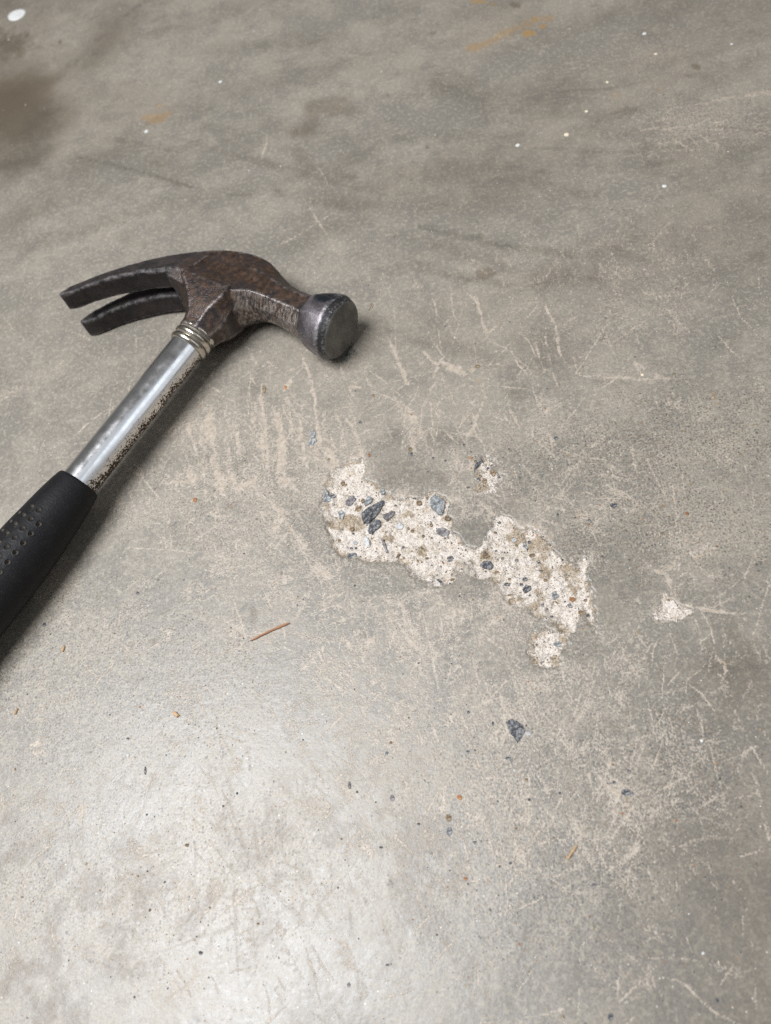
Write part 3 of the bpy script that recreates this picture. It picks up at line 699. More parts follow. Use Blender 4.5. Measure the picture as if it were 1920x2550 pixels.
for c, rx, ry, m in [((1217, 960), 17, 17, M_BRWN), ((1258, 572), 14, 14, M_BRWN), ((1180, 620), 34, 28, M_BRWN), ((475, 885), 25, 25, M_BRWN), ((345, 1010), 20, 24, M_BRWN), ((487, 930), 14, 15, M_DARK), ((515, 1080), 14, 14, M_DARK), ((1533, 1430), 24, 18, M_BRWN), ((1300, 845), 20, 20, M_BRWN),
                     ((1475, 780), 36, 32, M_BRWN), ((1495, 1185), 34, 13, M_PURP), ((1510, 1218), 40, 12, M_PURP), ((805, 520), 24, 28, M_BLUE), ((678, 980), 11, 11, M_BRWN), ((728, 1130), 9, 9, M_DARK), ((472, 1085), 13, 12, M_PURP), ((1515, 1035), 12, 12, M_BRWN), ((1305, 980), 14, 12, M_BRWN), ((1400, 1268), 9, 9, M_DARK), ((1162, 1225), 12, 16, M_BRWN), ((1260, 1195), 22, 14, M_BRWN), ((935, 655), 16, 10, M_PURP), ((1130, 585), 16, 6, M_DARK), ((1018, 1193), 13, 14, M_BRWN), ((1500, 1470), 11, 9, M_DARK), ((1520, 1370), 14, 18, M_PURP), ((510, 1030), 26, 22, M_PALE), ((1105, 900), 18, 18, M_BRWN), ((1060, 880), 14, 14, M_BRWN),
                     ((1090, 75), 22, 20, M_BRWN), ((1103, 128), 14, 20, M_DARK), ((1327, 172), 11, 18, M_DARK), ((1455, 198), 12, 12, M_DARK), ((660, 140), 14, 20, M_RUST), ((245, 185), 15, 12, M_BRWN), ((1645, 35), 16, 12, M_DARK)]:
    pebble(c, z5, rx, ry, m)
for pts, m in [([(280, 1160), (320, 1115), (385, 1120), (410, 1165), (390, 1200), (320, 1185)], M_DARK), ([(690, 1390), (720, 1345), (765, 1355), (770, 1390), (710, 1420)], M_DARK), ([(690, 975), (710, 930), (745, 990), (735, 1010)], M_BLUE),
               ([(835, 1210), (880, 1205), (875, 1230)], M_DARK), ([(230, 280), (240, 230), (275, 185), (290, 140), (315, 195), (280, 220)], M_DARK), ([(375, 280), (405, 262), (438, 290), (430, 330), (405, 328), (385, 305)], M_BRWN), ([(970, 1420), (1010, 1400), (1040, 1450), (1000, 1490), (975, 1460)], M_BLUE), ([(980, 1910), (1030, 1890), (1060, 1920), (1020, 1950)], M_BLUE), ([(1110, 1540), (1140, 1520), (1170, 1560), (1140, 1565)], M_PURP)]:
    stone(pts, z6, m)
for c, rx, ry, m in [((712, 1286), 27, 22, M_DARK), ((755, 932), 18, 18, M_DARK), ((540, 1335), 28, 18, M_DARK), ((566, 1290), 17, 15, M_BRWN), ((848, 1133), 15, 13, M_DARK), ((680, 1340), 18, 16, M_DARK), ((760, 1440), 13, 11, M_DARK), ((882, 1545), 18, 24, M_PURP), ((968, 1655), 18, 20, M_DARK), ((1313, 1645), 18, 17, M_DARK), ((1095, 1507), 14, 12, M_PURP), ((445, 1225), 32, 20, M_BRWN), ((632, 1110), 18, 20, M_PURP), ((438, 1022), 17, 13, M_PURP), ((362, 248), 16, 16, M_DARK), ((465, 335), 17, 11, M_DARK), ((285, 320), 17, 14, M_BRWN), ((330, 367), 24, 26, M_BRWN), ((270, 353), 18, 11, M_DARK), ((197, 158), 17, 11, M_RUST), ((175, 437), 14, 12, M_DARK), ((28, 1305), 26, 16, M_BRWN), ((12, 1085), 22, 14, M_DARK), ((243, 187), 14, 14, M_BRWN), ((500, 1090), 20, 14, M_PURP), ((780, 1060), 34, 20, M_BRWN), ((610, 915), 28, 22, M_PALE), ((470, 760), 14, 12, M_DARK), ((925, 1580), 14, 10, M_DARK), ((630, 965), 14, 10, M_BRWN), ((1165, 1480), 28, 26, M_RUST), ((1245, 1620), 28, 22, M_BRWN), ((340, 1070), 44, 22, M_BRWN), ((430, 850), 18, 12, M_BRWN), ((1290, 1490), 18, 14, M_BRWN), ((570, 1445), 30, 12, M_BRWN), ((905, 1300), 18, 14, M_BRWN), ((825, 1920), 12, 12, M_BRWN), ((1050, 1800), 14, 24, M_BRWN)]:
    pebble(c, z6, rx, ry, m)
stone([(1095, 540), (1125, 540), (1120, 580), (1135, 600), (1110, 630), (1075, 630), (1100, 600)], za, M_BLUE, .3)
stone([(520, 345), (545, 330), (570, 340), (590, 355), (605, 380), (590, 410), (570, 435), (550, 405), (535, 385)], zd, M_DARK, .25)
for c, rx, ry, f, m in [((617, 394), 13, 10, zd, M_PALE), ((1040, 648), 20, 16, zd, M_DARK), ((1062, 655), 10, 12, zd, M_PURP), ((1050, 556), 9, 10, zd, M_PURP), ((988, 605), 7, 8, zd, M_DARK), ((275, 815), 14, 20, zd, M_BLUE), ((272, 758), 12, 18, zd, M_BRWN), ((320, 669), 13, 12, zd, M_RUST), ((346, 1021), 9, 9, zd, M_RUST), ((355, 472), 9, 6, zd, M_DARK), ((528, 500), 14, 7, zd, M_DARK), ((464, 350), 6, 10, zd, M_DARK), ((28, 672), 10, 14, zd, M_PURP), ((358, 302), 6, 8, zd, M_DARK), ((143, 785), 7, 7, zd, M_DARK), ((540, 955), 8, 6, zd, M_DARK), ((385, 862), 8, 5, zd, M_DARK), ((5, 480), 8, 10, zd, M_BLUE), ((608, 594), 6, 9, zd, M_BRWN), ((753, 652), 6, 8, zd, M_DARK), ((900, 1048), 13, 7, zd, M_PURP),
                        ((458, 180), 30, 18, zc, M_DARK), ((832, 190), 16, 9, zc, M_BRWN), ((1020, 245), 16, 14, zc, M_RUST), ((824, 397), 14, 12, zc, M_BRWN), ((265, 332), 12, 16, zc, M_BRWN), ((268, 297), 12, 9, zc, M_DARK), ((724, 268), 12, 10, zc, M_PURP), ((1250, 497), 12, 8, zc, M_BRWN), ((880, 270), 9, 10, zc, M_BRWN), ((556, 381), 9, 8, zc, M_DARK), ((26, 255), 11, 10, zc, M_DARK), ((262, 1022), 13, 13, zc, M_DARK),
                        ((736, 922), 10, 8, zb, M_DARK), ((397, 612), 13, 7, zb, M_BRWN), ((193, 270), 8, 11, zg, M_DARK), ((596, 134), 8, 7, zg, M_DARK), ((867, 734), 9, 10, zh, M_DARK), ((1507, 873), 9, 12, zh, M_PURP), ((1646, 278), 9, 6, zh, M_DARK), ((368, 972), 16, 16, za, M_RUST), ((802, 275), 12, 26, za, M_BRWN), ((935, 265), 12, 14, za, M_RUST), ((1408, 485), 12, 7, za, M_DARK), ((1488, 315), 12, 9, za, M_BRWN), ((972, 1010), 12, 20, zi, M_DARK), ((1372, 735), 8, 8, zi, M_PALE), ((9, 786), 10, 6, zi, M_DARK), ((553, 763), 7, 6, zg, M_DARK), ((628, 900), 5, 18, zg, M_PURP), ((1510, 965), 6, 18, zg, M_PURP), ((552, 833), 7, 7, zg, M_PALE), ((808, 268), 8, 8, zh, M_BRWN), ((1115, 608), 6, 6, zh, M_BRWN)]:
    pebble(c, f, rx, ry, m, .3)

# sand grains standing out of the skin: far too many to count, one part of the floor
gv, gf, gc = [], [], []
cnt = 0
pal = [(.07, .07, .07), (.10, .095, .085), (.19, .12, .06), (.28, .19, .10), (.45, .42, .38), (.055, .06, .07), (.30, .14, .07)]
while cnt < 8500:
    if cnt < 5000: px, py = rnd.uniform(0, 1920), rnd.uniform(700, 2550)
    elif cnt < 6700: px, py = rnd.uniform(1100, 1920), rnd.gauss(1280, 150)
    else: px, py = rnd.uniform(790, 1500), rnd.uniform(1120, 1660)
    p = at(px, py)
    i = int(np.searchsorted(xs, p[0])); j = int(np.searchsorted(ys, p[1]))
    if not (0 < i < NX and 0 < j < NY): continue
    q = j * NX + i
    if cnt >= 6700 and CHIP[q] < .4: 
        if rnd.random() < .9: continue
    if cnt < 5000 and rnd.random() > .3 + .7 * DENS[q]: continue
    cnt += 1
    r = .00013 * math.exp(rnd.gauss(.35, .42)); r = min(r, .0006)
    el = rnd.uniform(.6, 1.0); a0 = rnd.uniform(0, 6)
    b = len(gv); zz = Z[q]
    for k in range(6):
        a = k * math.pi / 3
        x_, y_ = r * math.cos(a) * rnd.uniform(.8, 1.2), r * el * math.sin(a) * rnd.uniform(.8, 1.2)
        gv.append((p[0] + x_ * math.cos(a0) - y_ * math.sin(a0), p[1] + x_ * math.sin(a0) + y_ * math.cos(a0), zz - .00004))
    gv.append((p[0], p[1], zz + r * rnd.uniform(.15, .4)))
    for k in range(6): gf.append((b + k, b + (k + 1) % 6, b + 6))
    colr = rnd.choice(pal)
    gc += [(*colr, 1)] * 7
gm_ = pymesh('sand_grain', gv, gf)
ca_ = gm_.color_attributes.new('grain_colour', 'FLOAT_COLOR', 'POINT')
ca_.data.foreach_set('color', np.array(gc, np.float32).ravel())
s = NT('sand')
an = s.n('Attribute'); an.attribute_name = 'grain_colour'
M_SAND = s.fin(an.outputs['Color'], .6)
so = link('sand_grain', gm_, M_SAND, floor)
so['kind'] = 'stuff'

# ------------------------------------------------------------------ dried paint drops stuck to the floor
s = NT('white_paint')
cc = s.coord()
M_WPAINT = s.fin(s.mix(s.ramp(s.noise(cc, 500, 3), .4, .7), (.68, .68, .67), (.58, .575, .56)), .45, 0, s.bump(s.noise(cc, 700, 3), .3, .0003))
s = NT('cream_paint')
M_CPAINT = s.fin(s.mix(s.noise(s.coord(), 600, 3), (.70, .60, .45), (.78, .68, .52)), .55)


def drop(c, f, rx, mat, ratio=1.0, rot=0.0):
    p = at(*f(c)); r = px_mm(rx * .8 if rx >= 8 else rx * .5, c, f)
    V, F = [], []
    n = 20
    ph = [rnd.uniform(0, 6) for _ in range(3)]
    for k, (sc, zz) in enumerate([(1.0, -.0002), (.98, .07), (.82, .12), (.45, .13)]):
        for i in range(n):
            a = i * 2 * math.pi / n
            rr = r * sc * (1 + .03 * math.sin(2 * a + ph[0]) + .03 * math.sin(3 * a + ph[1]))
            x_, y_ = rr * math.cos(a), rr * ratio * math.sin(a)
            V.append((x_ * math.cos(rot) - y_ * math.sin(rot), x_ * math.sin(rot) + y_ * math.cos(rot), zz * min(r, .003) if k else -.0003))
    for k in range(3):
        for i in range(n): F.append((k * n + i, k * n + (i + 1) % n, (k + 1) * n + (i + 1) % n, (k + 1) * n + i))
    F.append(tuple(3 * n + i for i in range(n)))
    o = link('paint_drop', pymesh('paint_drop', V, F, True), mat, floor)
    o.location = (p[0], p[1], zat(p[0], p[1]))


drop((72, 65), ze, 42, M_WPAINT, 1.0)
for c, rx, f, m in [((1119, 145), 12, zf, M_WPAINT), ((1496, 190), 8, zf, M_WPAINT), ((571, 628), 12, zf, M_WPAINT), ((1205, 805), 13, zf, M_WPAINT), ((782, 582), 14, zf, M_CPAINT), ((868, 481), 9, zf, M_CPAINT), ((1168, 232), 9, zf, M_CPAINT), ((712, 824), 5, zf, M_WPAINT), ((666, 850), 5, zf, M_WPAINT), ((958, 355), 9, zf, M_CPAINT), ((952, 354), 9, ze, M_WPAINT), ((37, 170), 7, ze, M_WPAINT), ((110, 453), 5, ze, M_WPAINT), ((1097, 135), 6, ze, M_WPAINT), ((1124, 42), 6, ze, M_WPAINT), ((632, 568), 10, ze, M_WPAINT), ((604, 535), 5, ze, M_WPAINT), ((1344, 78), 4, ze, M_WPAINT), ((724, 185), 4, ze, M_WPAINT), ((358, 66), 4, ze, M_WPAINT), ((1212, 718), 6, ze, M_CPAINT), ((1648, 310), 6, ze, M_CPAINT), ((800, 8), 5, zf, M_WPAINT), ((1480, 655), 7, zf, M_WPAINT), ((795, 125), 6, zf, M_CPAINT), ((215, 583), 6, zf, M_CPAINT), ((1110, 648), 8, zb, M_CPAINT), ((300, 487), 5, zb, M_WPAINT), ((720, 1055), 6, zb, M_WPAINT), ((1366, 425), 8, zd, M_WPAINT), ((518, 40), 4, ze, M_WPAINT), ((1075, 737), 6, ze, M_WPAINT)]:
    drop(c, f, rx, m, rnd.uniform(.85, 1.1), rnd.uniform(0, 3))

# ------------------------------------------------------------------ claw hammer
_d = at(468, 857, .0145) - at(196, 1197, .0145)
AX = Vector(_d).normalized()                          # handle axis along the floor, towards the head
WX = Vector((AX.y, -AX.x, 0.0))                       # claw -> striking face
oh = at(468, 857, .0145)
hammer = bpy.data.objects.new('claw_hammer', None)
COL.objects.link(hammer)
hammer.empty_display_size = .02
hammer.matrix_world = Matrix(((WX.x, AX.x, 0, oh[0]), (WX.y, AX.y, 0, oh[1]), (0, 0, 1, 0), (0, 0, 0, 1)))
tag(hammer, 'old steel claw hammer with chrome shaft and black rubber grip, lying on the concrete', 'hammer')
VC, VS = 13.0, 13.5                                   # heights of the head's and the shaft's axes above the floor


def mm(v): return [(a * .001, b * .001, c * .001) for a, b, c in v]


def loft(sections, cap=True):
    n = len(sections[0]); V = [p for sct in sections for p in sct]; F = []
    for k in range(len(sections) - 1):
        for i in range(n):
            F.append((k * n + i, k * n + (i + 1) % n, (k + 1) * n + (i + 1) % n, (k + 1) * n + i))
    if cap:
        F.append(tuple(reversed(range(n)))); F.append(tuple((len(sections) - 1) * n + i for i in range(n)))
    return V, F


def interp(keys, q):
    keys = np.array(keys, float); x = keys[:, 0]
    out = []
    for c in range(1, keys.shape[1]):
        y = keys[:, c]
        d = np.zeros(len(x))
        sl = np.diff(y) / np.diff(x)
        d[0], d[-1] = sl[0], sl[-1]
        for i in range(1, len(x) - 1):
            d[i] = 0 if sl[i - 1] * sl[i] <= 0 else 2 * sl[i - 1] * sl[i] / (sl[i - 1] + sl[i])
        j = np.clip(np.searchsorted(x, q) - 1, 0, len(x) - 2)
        hh = x[j + 1] - x[j]; tt = (q - x[j]) / hh
        out.append((2 * tt ** 3 - 3 * tt ** 2 + 1) * y[j] + (tt ** 3 - 2 * tt ** 2 + tt) * hh * d[j] + (-2 * tt ** 3 + 3 * tt ** 2) * y[j + 1] + (tt ** 3 - tt ** 2) * hh * d[j + 1])
    return np.array(out).T


solids = []
# body and neck: (w, outer u, outer half, slope u, slope half, ridge u, ridge half, inner u, inner half)
body_keys = [(-22, 34.6, 7.5, 29.6, 9.5, 21.9, 11.8, 19.4, 10.5), (-15, 39.3, 7.2, 33.2, 8.0, 23.3, 12.0, 19, 10), (-7, 42.8, 6.6, 35.4, 7.4, 23.2, 11.9, 18, 9), (2, 45.2, 5.4, 37.0, 7.2, 22.9, 11.4, 17, 8), (7.5, 45.6, 4.0, 38.0, 7.1, 23.8, 10.7, 17, 6.5),
             (10, 45.0, 3.5, 38.0, 7.1, 25.2, 10.0, 19.0, 5.0), (13, 43.8, 3.2, 37.5, 7.2, 26.8, 9.3, 23.2, 4.0), (18, 41.5, 3.1, 36.3, 7.3, 27.7, 8.4, 24.6, 3.4), (24, 39.3, 3.1, 35.0, 7.5, 28.0, 7.8, 24.6, 3.2), (30, 38.6, 3.1, 34.6, 7.5, 27.9, 7.6, 23.9, 3.1), (38.5, 39.2, 3.5, 35.0, 8.1, 27.3, 8.2, 22.8, 3.5)]
q = np.concatenate([np.linspace(-22, 7, 22), np.linspace(7.6, 38.5, 40)])
bk = interp(body_keys, q)
secs = []
for w, (uo, ho, us, hs_, ur, hr, ui, hi) in zip(q, bk):
    um = .5 * (us + ur) + .5; hm = .5 * (hs_ + hr) - 1.3 * float(sstep(-17, -5, w)) * (1 if w < 9 else max(0, 1 - (w - 9) / 8))
    top = [(uo, ho), (us, hs_), (um, hm), (ur, hr), (ui, hi)]
    sec = [(w, u, VC + hgt) for u, hgt in top] + [(w, u, VC - hgt) for u, hgt in reversed(top)]
    secs.append(sec)
solids.append(loft(secs))
# socket for the shaft
sk = [(4.5, -7.4, 7.4, -3.0, 3.0, 7.5, 3.0), (8, -7.6, 8.2, -2.9, 3.2, 8.0, 3.2), (11, -8.4, 9.4, -4.0, 4.2, 9.6, 4.0), (15, -11.5, 9.9, -7.0, 5.6, 11.1, 5.2), (19.5, -15.5, 9.8, -12.0, 6.8, 11.7, 6.4), (22.5, -17, 9.3, -15.5, 6.8, 11.9, 7.0), (26.5, -17, 8, -15, 5.5, 10.2, 6.0)]
q = np.linspace(4.5, 26.5, 26)
secs = []
for u, (wl, wr, fl, fr, hv, hsd) in zip(q, interp(sk, q)):
    top = [(wr, hsd), (fr, hv), (fl, hv), (wl, hsd)]
    vq = VC + (VS - VC) * max(0, min(1, (15 - u) / 8))
    secs.append([(w, u, vq + h_) for w, h_ in top] + [(w, u, vq - h_) for w, h_ in reversed(top)])
solids.append(loft(secs))
# poll: octagon root flaring to a round bell with a bevelled face
def ring(w, r, n=40, oct_=0.0, cu=31.0):
    out = []
    for i in range(n):
        a = i * 2 * math.pi / n
        k = math.cos(math.pi / 8) / math.cos((a + math.pi / 8) % (math.pi / 4) - math.pi / 8)
        rr = r * (1 - oct_) + r * 1.03 * k * oct_
        out.append((w, cu + rr * math.cos(a), VC + rr * math.sin(a)))
    return out


pk = [(32, 7.4, .9), (35.9, 7.9, .9), (36.8, 9.0, .85), (38.4, 10.2, .7), (41, 11.2, .45), (44, 11.9, .2), (47.2, 12.4, 0), (48.0, 12.35, 0), (50.2, 11.4, 0), (51.1, 10.8, 0), (51.5, 10.2, 0)]
solids.append(loft([ring(w, r, 48, o_) for w, r, o_ in pk]))
# claws
ck = [(0, -55.9, -7.0, -55.2, -7.9, 12.5, 12.4, 4.0), (.045, -55.3, -4.6, -53.2, -6.8, 12.6, 12.2, 3.9), (.088, -54.4, -2.2, -51.4, -5.2, 12.7, 12.0, 3.8), (.18, -51.7, 2.2, -47.8, -0.5, 12.7, 11.6, 3.5), (.38, -45.3, 11.0, -41.5, 6.5, 12.6, 11.0, 2.8), (.55, -39.2, 18.4, -36.4, 10.8, 12.4, 10.2, 2.3),
      (.72, -32.2, 26.0, -30.5, 15.4, 12.2, 9.2, 2.0), (.86, -26.0, 31.8, -25.1, 18.4, 12.0, 8.2, 1.9), (1.0, -20.0, 36.2, -19.6, 21.2, 11.9, 7.4, 1.9), (1.14, -14.0, 39.8, -14.0, 23.2, 11.5, 6.8, 1.9)]
q = np.linspace(0, 1.14, 60)
ci = interp(ck, q)
for sgn in (1, -1):
    secs = []
    for s_, (ow, ou, iw, iu, hi_in, hi_out, lo) in zip(q, ci):
        if s_ > .93: lo = max(-.3, lo * (1 - ((s_ - .93) / .055) ** 2)) if s_ < .985 else -.3     # the slot ends round
        b = .55
        iw2, iu2 = iw + (ow - iw) * .12, iu + (ou - iu) * .12
        sec = [(ow, ou, VC + sgn * lo), (ow, ou, VC + sgn * hi_out), (iw2, iu2, VC + sgn * hi_in), (iw, iu, VC + sgn * (hi_in - b)), (iw, iu, VC + sgn * (lo + b)), (iw2, iu2, VC + sgn * lo)]
        secs.append(sec)
    solids.append(loft(secs))

V, F = [], []
for v_, f_ in solids:
    b = len(V); V += v_; F += [tuple(i + b for i in ff) for ff in f_]
import bmesh
raw = pymesh('head_raw', mm(V), F)
bm = bmesh.new(); bm.from_mesh(raw); bmesh.ops.recalc_face_normals(bm, faces=bm.faces); bm.to_mesh(raw); bm.free()
tmp = bpy.data.objects.new('head_raw', raw)
COL.objects.link(tmp)
rm = tmp.modifiers.new('remesh', 'REMESH'); rm.mode = 'VOXEL'; rm.voxel_size = .00032; rm.use_smooth_shade = True
smo = tmp.modifiers.new('smooth', 'SMOOTH'); smo.factor = .5; smo.iterations = 2
dg = bpy.context.evaluated_depsgraph_get()
hm = bpy.data.meshes.new_from_object(tmp.evaluated_get(dg))
bpy.data.objects.remove(tmp)
nv = len(hm.vertices)
HV = np.zeros(nv * 3, np.float32); hm.vertices.foreach_get('co', HV); HV = HV.reshape(-1, 3)
HN = np.zeros(nv * 3, np.float32); hm.vertices.foreach_get('normal', HN); HN = HN.reshape(-1, 3)
npol = len(hm.polygons)
LT = np.zeros(npol, np.int32); hm.polygons.foreach_get('loop_total', LT)
LS = np.zeros(npol, np.int32); hm.polygons.foreach_get('loop_start', LS)
LV = np.zeros(len(hm.loops), np.int32); hm.loops.foreach_get('vertex_index', LV)
PC = np.zeros(npol * 3, np.float32); hm.polygons.foreach_get('center', PC); PC = PC.reshape(-1, 3) * 1000
# forging dents: tiny relief along the normals
dn = (fbm(HV[:, 0] + HV[:, 2] * .7, HV[:, 1] - HV[:, 2] * .6, 330, 3, 131) - .5) * .00022
_w, _u, _v = HV[:, 0] * 1000, HV[:, 1] * 1000 - 31.0, HV[:, 2] * 1000 - VC
_ang = np.arctan2(_u, _v); _arc = (_ang - math.radians(13)) * 12
BELL = sstep(37, 38, _w) * (1 - sstep(49.5, 50.5, _w))
dn = dn - BELL * .00085 * np.exp(-((_w - 44.6) / 2.7) ** 2 - ((_arc - .25 * (_w - 44.6)) / 1.0) ** 2) - BELL * .0004 * np.exp(-((_w - 45.5) / 2.0) ** 2 - ((_arc - 2.6) / .7) ** 2)
NOTCH = BELL * np.clip(np.exp(-((_w - 44.0) / 4.2) ** 2 - ((_arc - 1.8) / 3.2) ** 2) * 1.25 - .35 * np.exp(-((_w - 44.2) / 2.0) ** 2 - ((_arc - 1.4) / .55) ** 2), 0, 1)
HV2 = HV + HN * dn[:, None]


def piece(name, mask, mat, parent, attrs):
    pi = np.where(mask)[0]
    loops = np.concatenate([np.arange(LS[p], LS[p] + LT[p]) for p in pi])
    vid = LV[loops]
    u, inv = np.unique(vid, return_inverse=True)
    m = bpy.data.meshes.new(name)
    m.vertices.add(len(u)); m.vertices.foreach_set('co', HV2[u].ravel())
    m.loops.add(len(inv)); m.loops.foreach_set('vertex_index', inv.astype(np.int32).ravel())
    m.polygons.add(len(pi))
    m.polygons.foreach_set('loop_start', np.concatenate([[0], np.cumsum(LT[pi])[:-1]]).astype(np.int32))
    m.polygons.foreach_set('use_smooth', np.ones(len(pi), bool))
    m.update(calc_edges=True)
    m.normals_split_custom_set_from_vertices([tuple(x) for x in HN[u]])
    for k, arr in attrs.items():
        a = m.attributes.new(k, 'FLOAT', 'POINT'); a.data.foreach_set('value', arr[u].astype(np.float32))
    return link(name, m, mat, parent)


# worn edges from the curvature of the forging
EA = np.zeros(len(hm.edges) * 2, np.int32); hm.edges.foreach_get('vertices', EA); EA = EA.reshape(-1, 2)


def relax(f, n):
    for _ in range(n):
        s_ = np.zeros_like(f); c_ = np.zeros(nv)
        np.add.at(s_, EA[:, 0], f[EA[:, 1]]); np.add.at(s_, EA[:, 1], f[EA[:, 0]])
        np.add.at(c_, EA[:, 0], 1); np.add.at(c_, EA[:, 1], 1)
        f = s_ / np.maximum(c_, 1)[:, None]
    return f


SM = relax(HV.astype(float), 6)
CURV = ((HV - SM) * HN).sum(1) * 1000
CURV = relax(CURV[:, None], 1)[:, 0]
w_, u_, v_ = HV[:, 0] * 1000, HV[:, 1] * 1000, HV[:, 2] * 1000
NECK = sstep(7, 13, w_) * (1 - sstep(35, 38, w_)) * sstep(.05, -.35, HN[:, 1] * 1.0)     # inner neck facets, filed bright
CLAWM = sstep(-14, -24, w_)
attrs = {'notch': NOTCH, 'edge': CURV, 'neck': NECK, 'clawness': CLAWM}

# ------------------------------------------------------------------ hammer materials
h = NT('forged_steel')
cc = h.coord()
ed, nk, cw = h.attr('edge'), h.attr('neck'), h.attr('clawness')
n1 = h.noise(cc, 130, 6, .65); n2 = h.noise(cc, 520, 5, .65); n3 = h.noise(cc, 1500, 3, .6)
lines = h.noise(h.scale(cc, (1500, 260, 420), (0, 0, .35)), 1.0, 4, .65)
brownm = h.ramp(h.math('ADD', h.math('MULTIPLY', n1, .65), h.math('MULTIPLY', n2, .35)), .31, .55)
brownm = h.math('MULTIPLY', brownm, h.math('SUBTRACT', 1.0, h.math('MULTIPLY', cw, .55)))
rustc = h.mix(h.ramp(n2, .35, .72), (.026, .016, .011), (.090, .053, .035))
steelc = h.mix(n1, (.034, .030, .031), (.105, .096, .102))
base = h.mix(brownm, steelc, rustc)
dirt = h.ramp(n2, .38, .30)
base = h.mix(h.math('MULTIPLY', dirt, .8), base, (.012, .010, .009))
base = h.mix(h.math('MULTIPLY', cw, h.ramp(n1, .35, .62, .85, .45)), base, (.014, .013, .013))
filed = h.math('MULTIPLY', nk, h.ramp(lines, .42, .62))
base = h.mix(h.math('MULTIPLY', filed, .75), base, (.44, .39, .35))
worn = h.math('MULTIPLY', h.ramp(ed, .012, .045), h.ramp(n2, .40, .62))
base = h.mix(h.math('MULTIPLY', worn, h.math('SUBTRACT', .5, h.math('MULTIPLY', cw, .22))), base, (.30, .285, .29))
flk = h.ramp(n3, .66, .76)
base = h.mix(h.math('MULTIPLY', flk, .4), base, (.40, .36, .33))
met = h.math('ADD', h.math('SUBTRACT', .62, h.math('ADD', h.math('MULTIPLY', brownm, .40), h.math('MULTIPLY', cw, .6))), h.math('MULTIPLY', h.math('MAXIMUM', worn, filed), .40), clamp=True)
rgh = h.math('ADD', h.math('ADD', h.math('ADD', .24, h.math('MULTIPLY', cw, .2)), h.math('MULTIPLY', brownm, .16)), h.math('MULTIPLY', h.math('SUBTRACT', n2, .5), .35))
nb = h.bump(h.math('ADD', h.math('MULTIPLY', n2, .9), h.math('MULTIPLY', n3, .5)), .55, .0006)
nb = h.bump(h.math('MULTIPLY', lines, nk), .35, .0004, nb)
M_HEAD = h.fin(base, rgh, met, nb, h.math('SUBTRACT', .42, h.math('MULTIPLY', cw, .27)))

h = NT('worn_poll_steel')
cc = h.coord()
n1 = h.noise(cc, 110, 5, .6); n2 = h.noise(cc, 480, 5, .65); n3 = h.noise(cc, 1500, 3, .6)
sx = h.n('SeparateXYZ'); h.put(sx.inputs[0], cc)
ed = h.attr('edge')
base = h.mix(h.ramp(n1, .35, .65), (.11, .098, .106), (.26, .236, .252))
lip = h.ramp(sx.outputs[0], .0474, .0487)
base = h.mix(h.math('MULTIPLY', lip, .95), base, (.016, .016, .017))
paint = h.ramp(h.math('ADD', h.attr('notch'), h.math('MULTIPLY', h.math('SUBTRACT', n2, .5), .9)), .22, .50)
base = h.mix(h.math('MULTIPLY', paint, .85), base, (.022, .032, .040))
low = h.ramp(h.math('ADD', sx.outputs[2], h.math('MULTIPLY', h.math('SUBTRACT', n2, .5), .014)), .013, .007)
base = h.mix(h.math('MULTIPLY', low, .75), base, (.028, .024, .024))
worn = h.math('MULTIPLY', h.ramp(ed, .012, .04), h.ramp(n2, .48, .62))
base = h.mix(h.math('MULTIPLY', worn, .5), base, (.45, .45, .45))
chips = h.ramp(n3, .62, .70)
base = h.mix(h.math('MULTIPLY', chips, .5), base, (.42, .41, .42))
base = h.mix(h.math('MULTIPLY', h.ramp(n2, .36, .28), .8), base, (.014, .013, .013))
M_POLL = h.fin(base, h.math('ADD', .36, h.math('MULTIPLY', n2, .22)), h.math('SUBTRACT', .8, h.math('MULTIPLY', lip, .5)), h.bump(h.math('ADD', n2, h.math('MULTIPLY', n3, .6)), .4, .0005))

h = NT('beaten_face_steel')
cc = h.coord()
n1 = h.noise(cc, 140, 5, .6); n2 = h.noise(cc, 700, 5, .7)
sl = h.noise(h.scale(cc, (300, 1700, 260), (.5, 0, 0)), 1.0, 4, .7)
base = h.mix(h.ramp(n1, .3, .7), (.105, .100, .092), (.20, .19, .175))
base = h.mix(h.math('MULTIPLY', h.ramp(sl, .58, .70), .5), base, (.06, .055, .05))
base = h.mix(h.math('MULTIPLY', h.ramp(n2, .60, .72), .4), base, (.42, .40, .37))
M_FACE = h.fin(base, .52, .6, h.bump(h.math('ADD', n2, sl), .5, .0005))

wp, up, vp = PC[:, 0], PC[:, 1], PC[:, 2]
rad = np.hypot(up - 31.0, vp - VC)
is_face = (wp > 50.75) & (rad < 10.9)
is_poll = (wp > 37.0) & ~is_face
is_claw = (wp < -22.6)
head = piece('head', ~(is_face | is_poll | is_claw), M_HEAD, hammer, attrs)
piece('poll', is_poll, M_POLL, head, attrs)
piece('striking_face', is_face, M_FACE, head, attrs)
piece('claw', is_claw & (vp > VC), M_HEAD, head, attrs)
piece('claw', is_claw & (vp <= VC), M_HEAD, head, attrs)

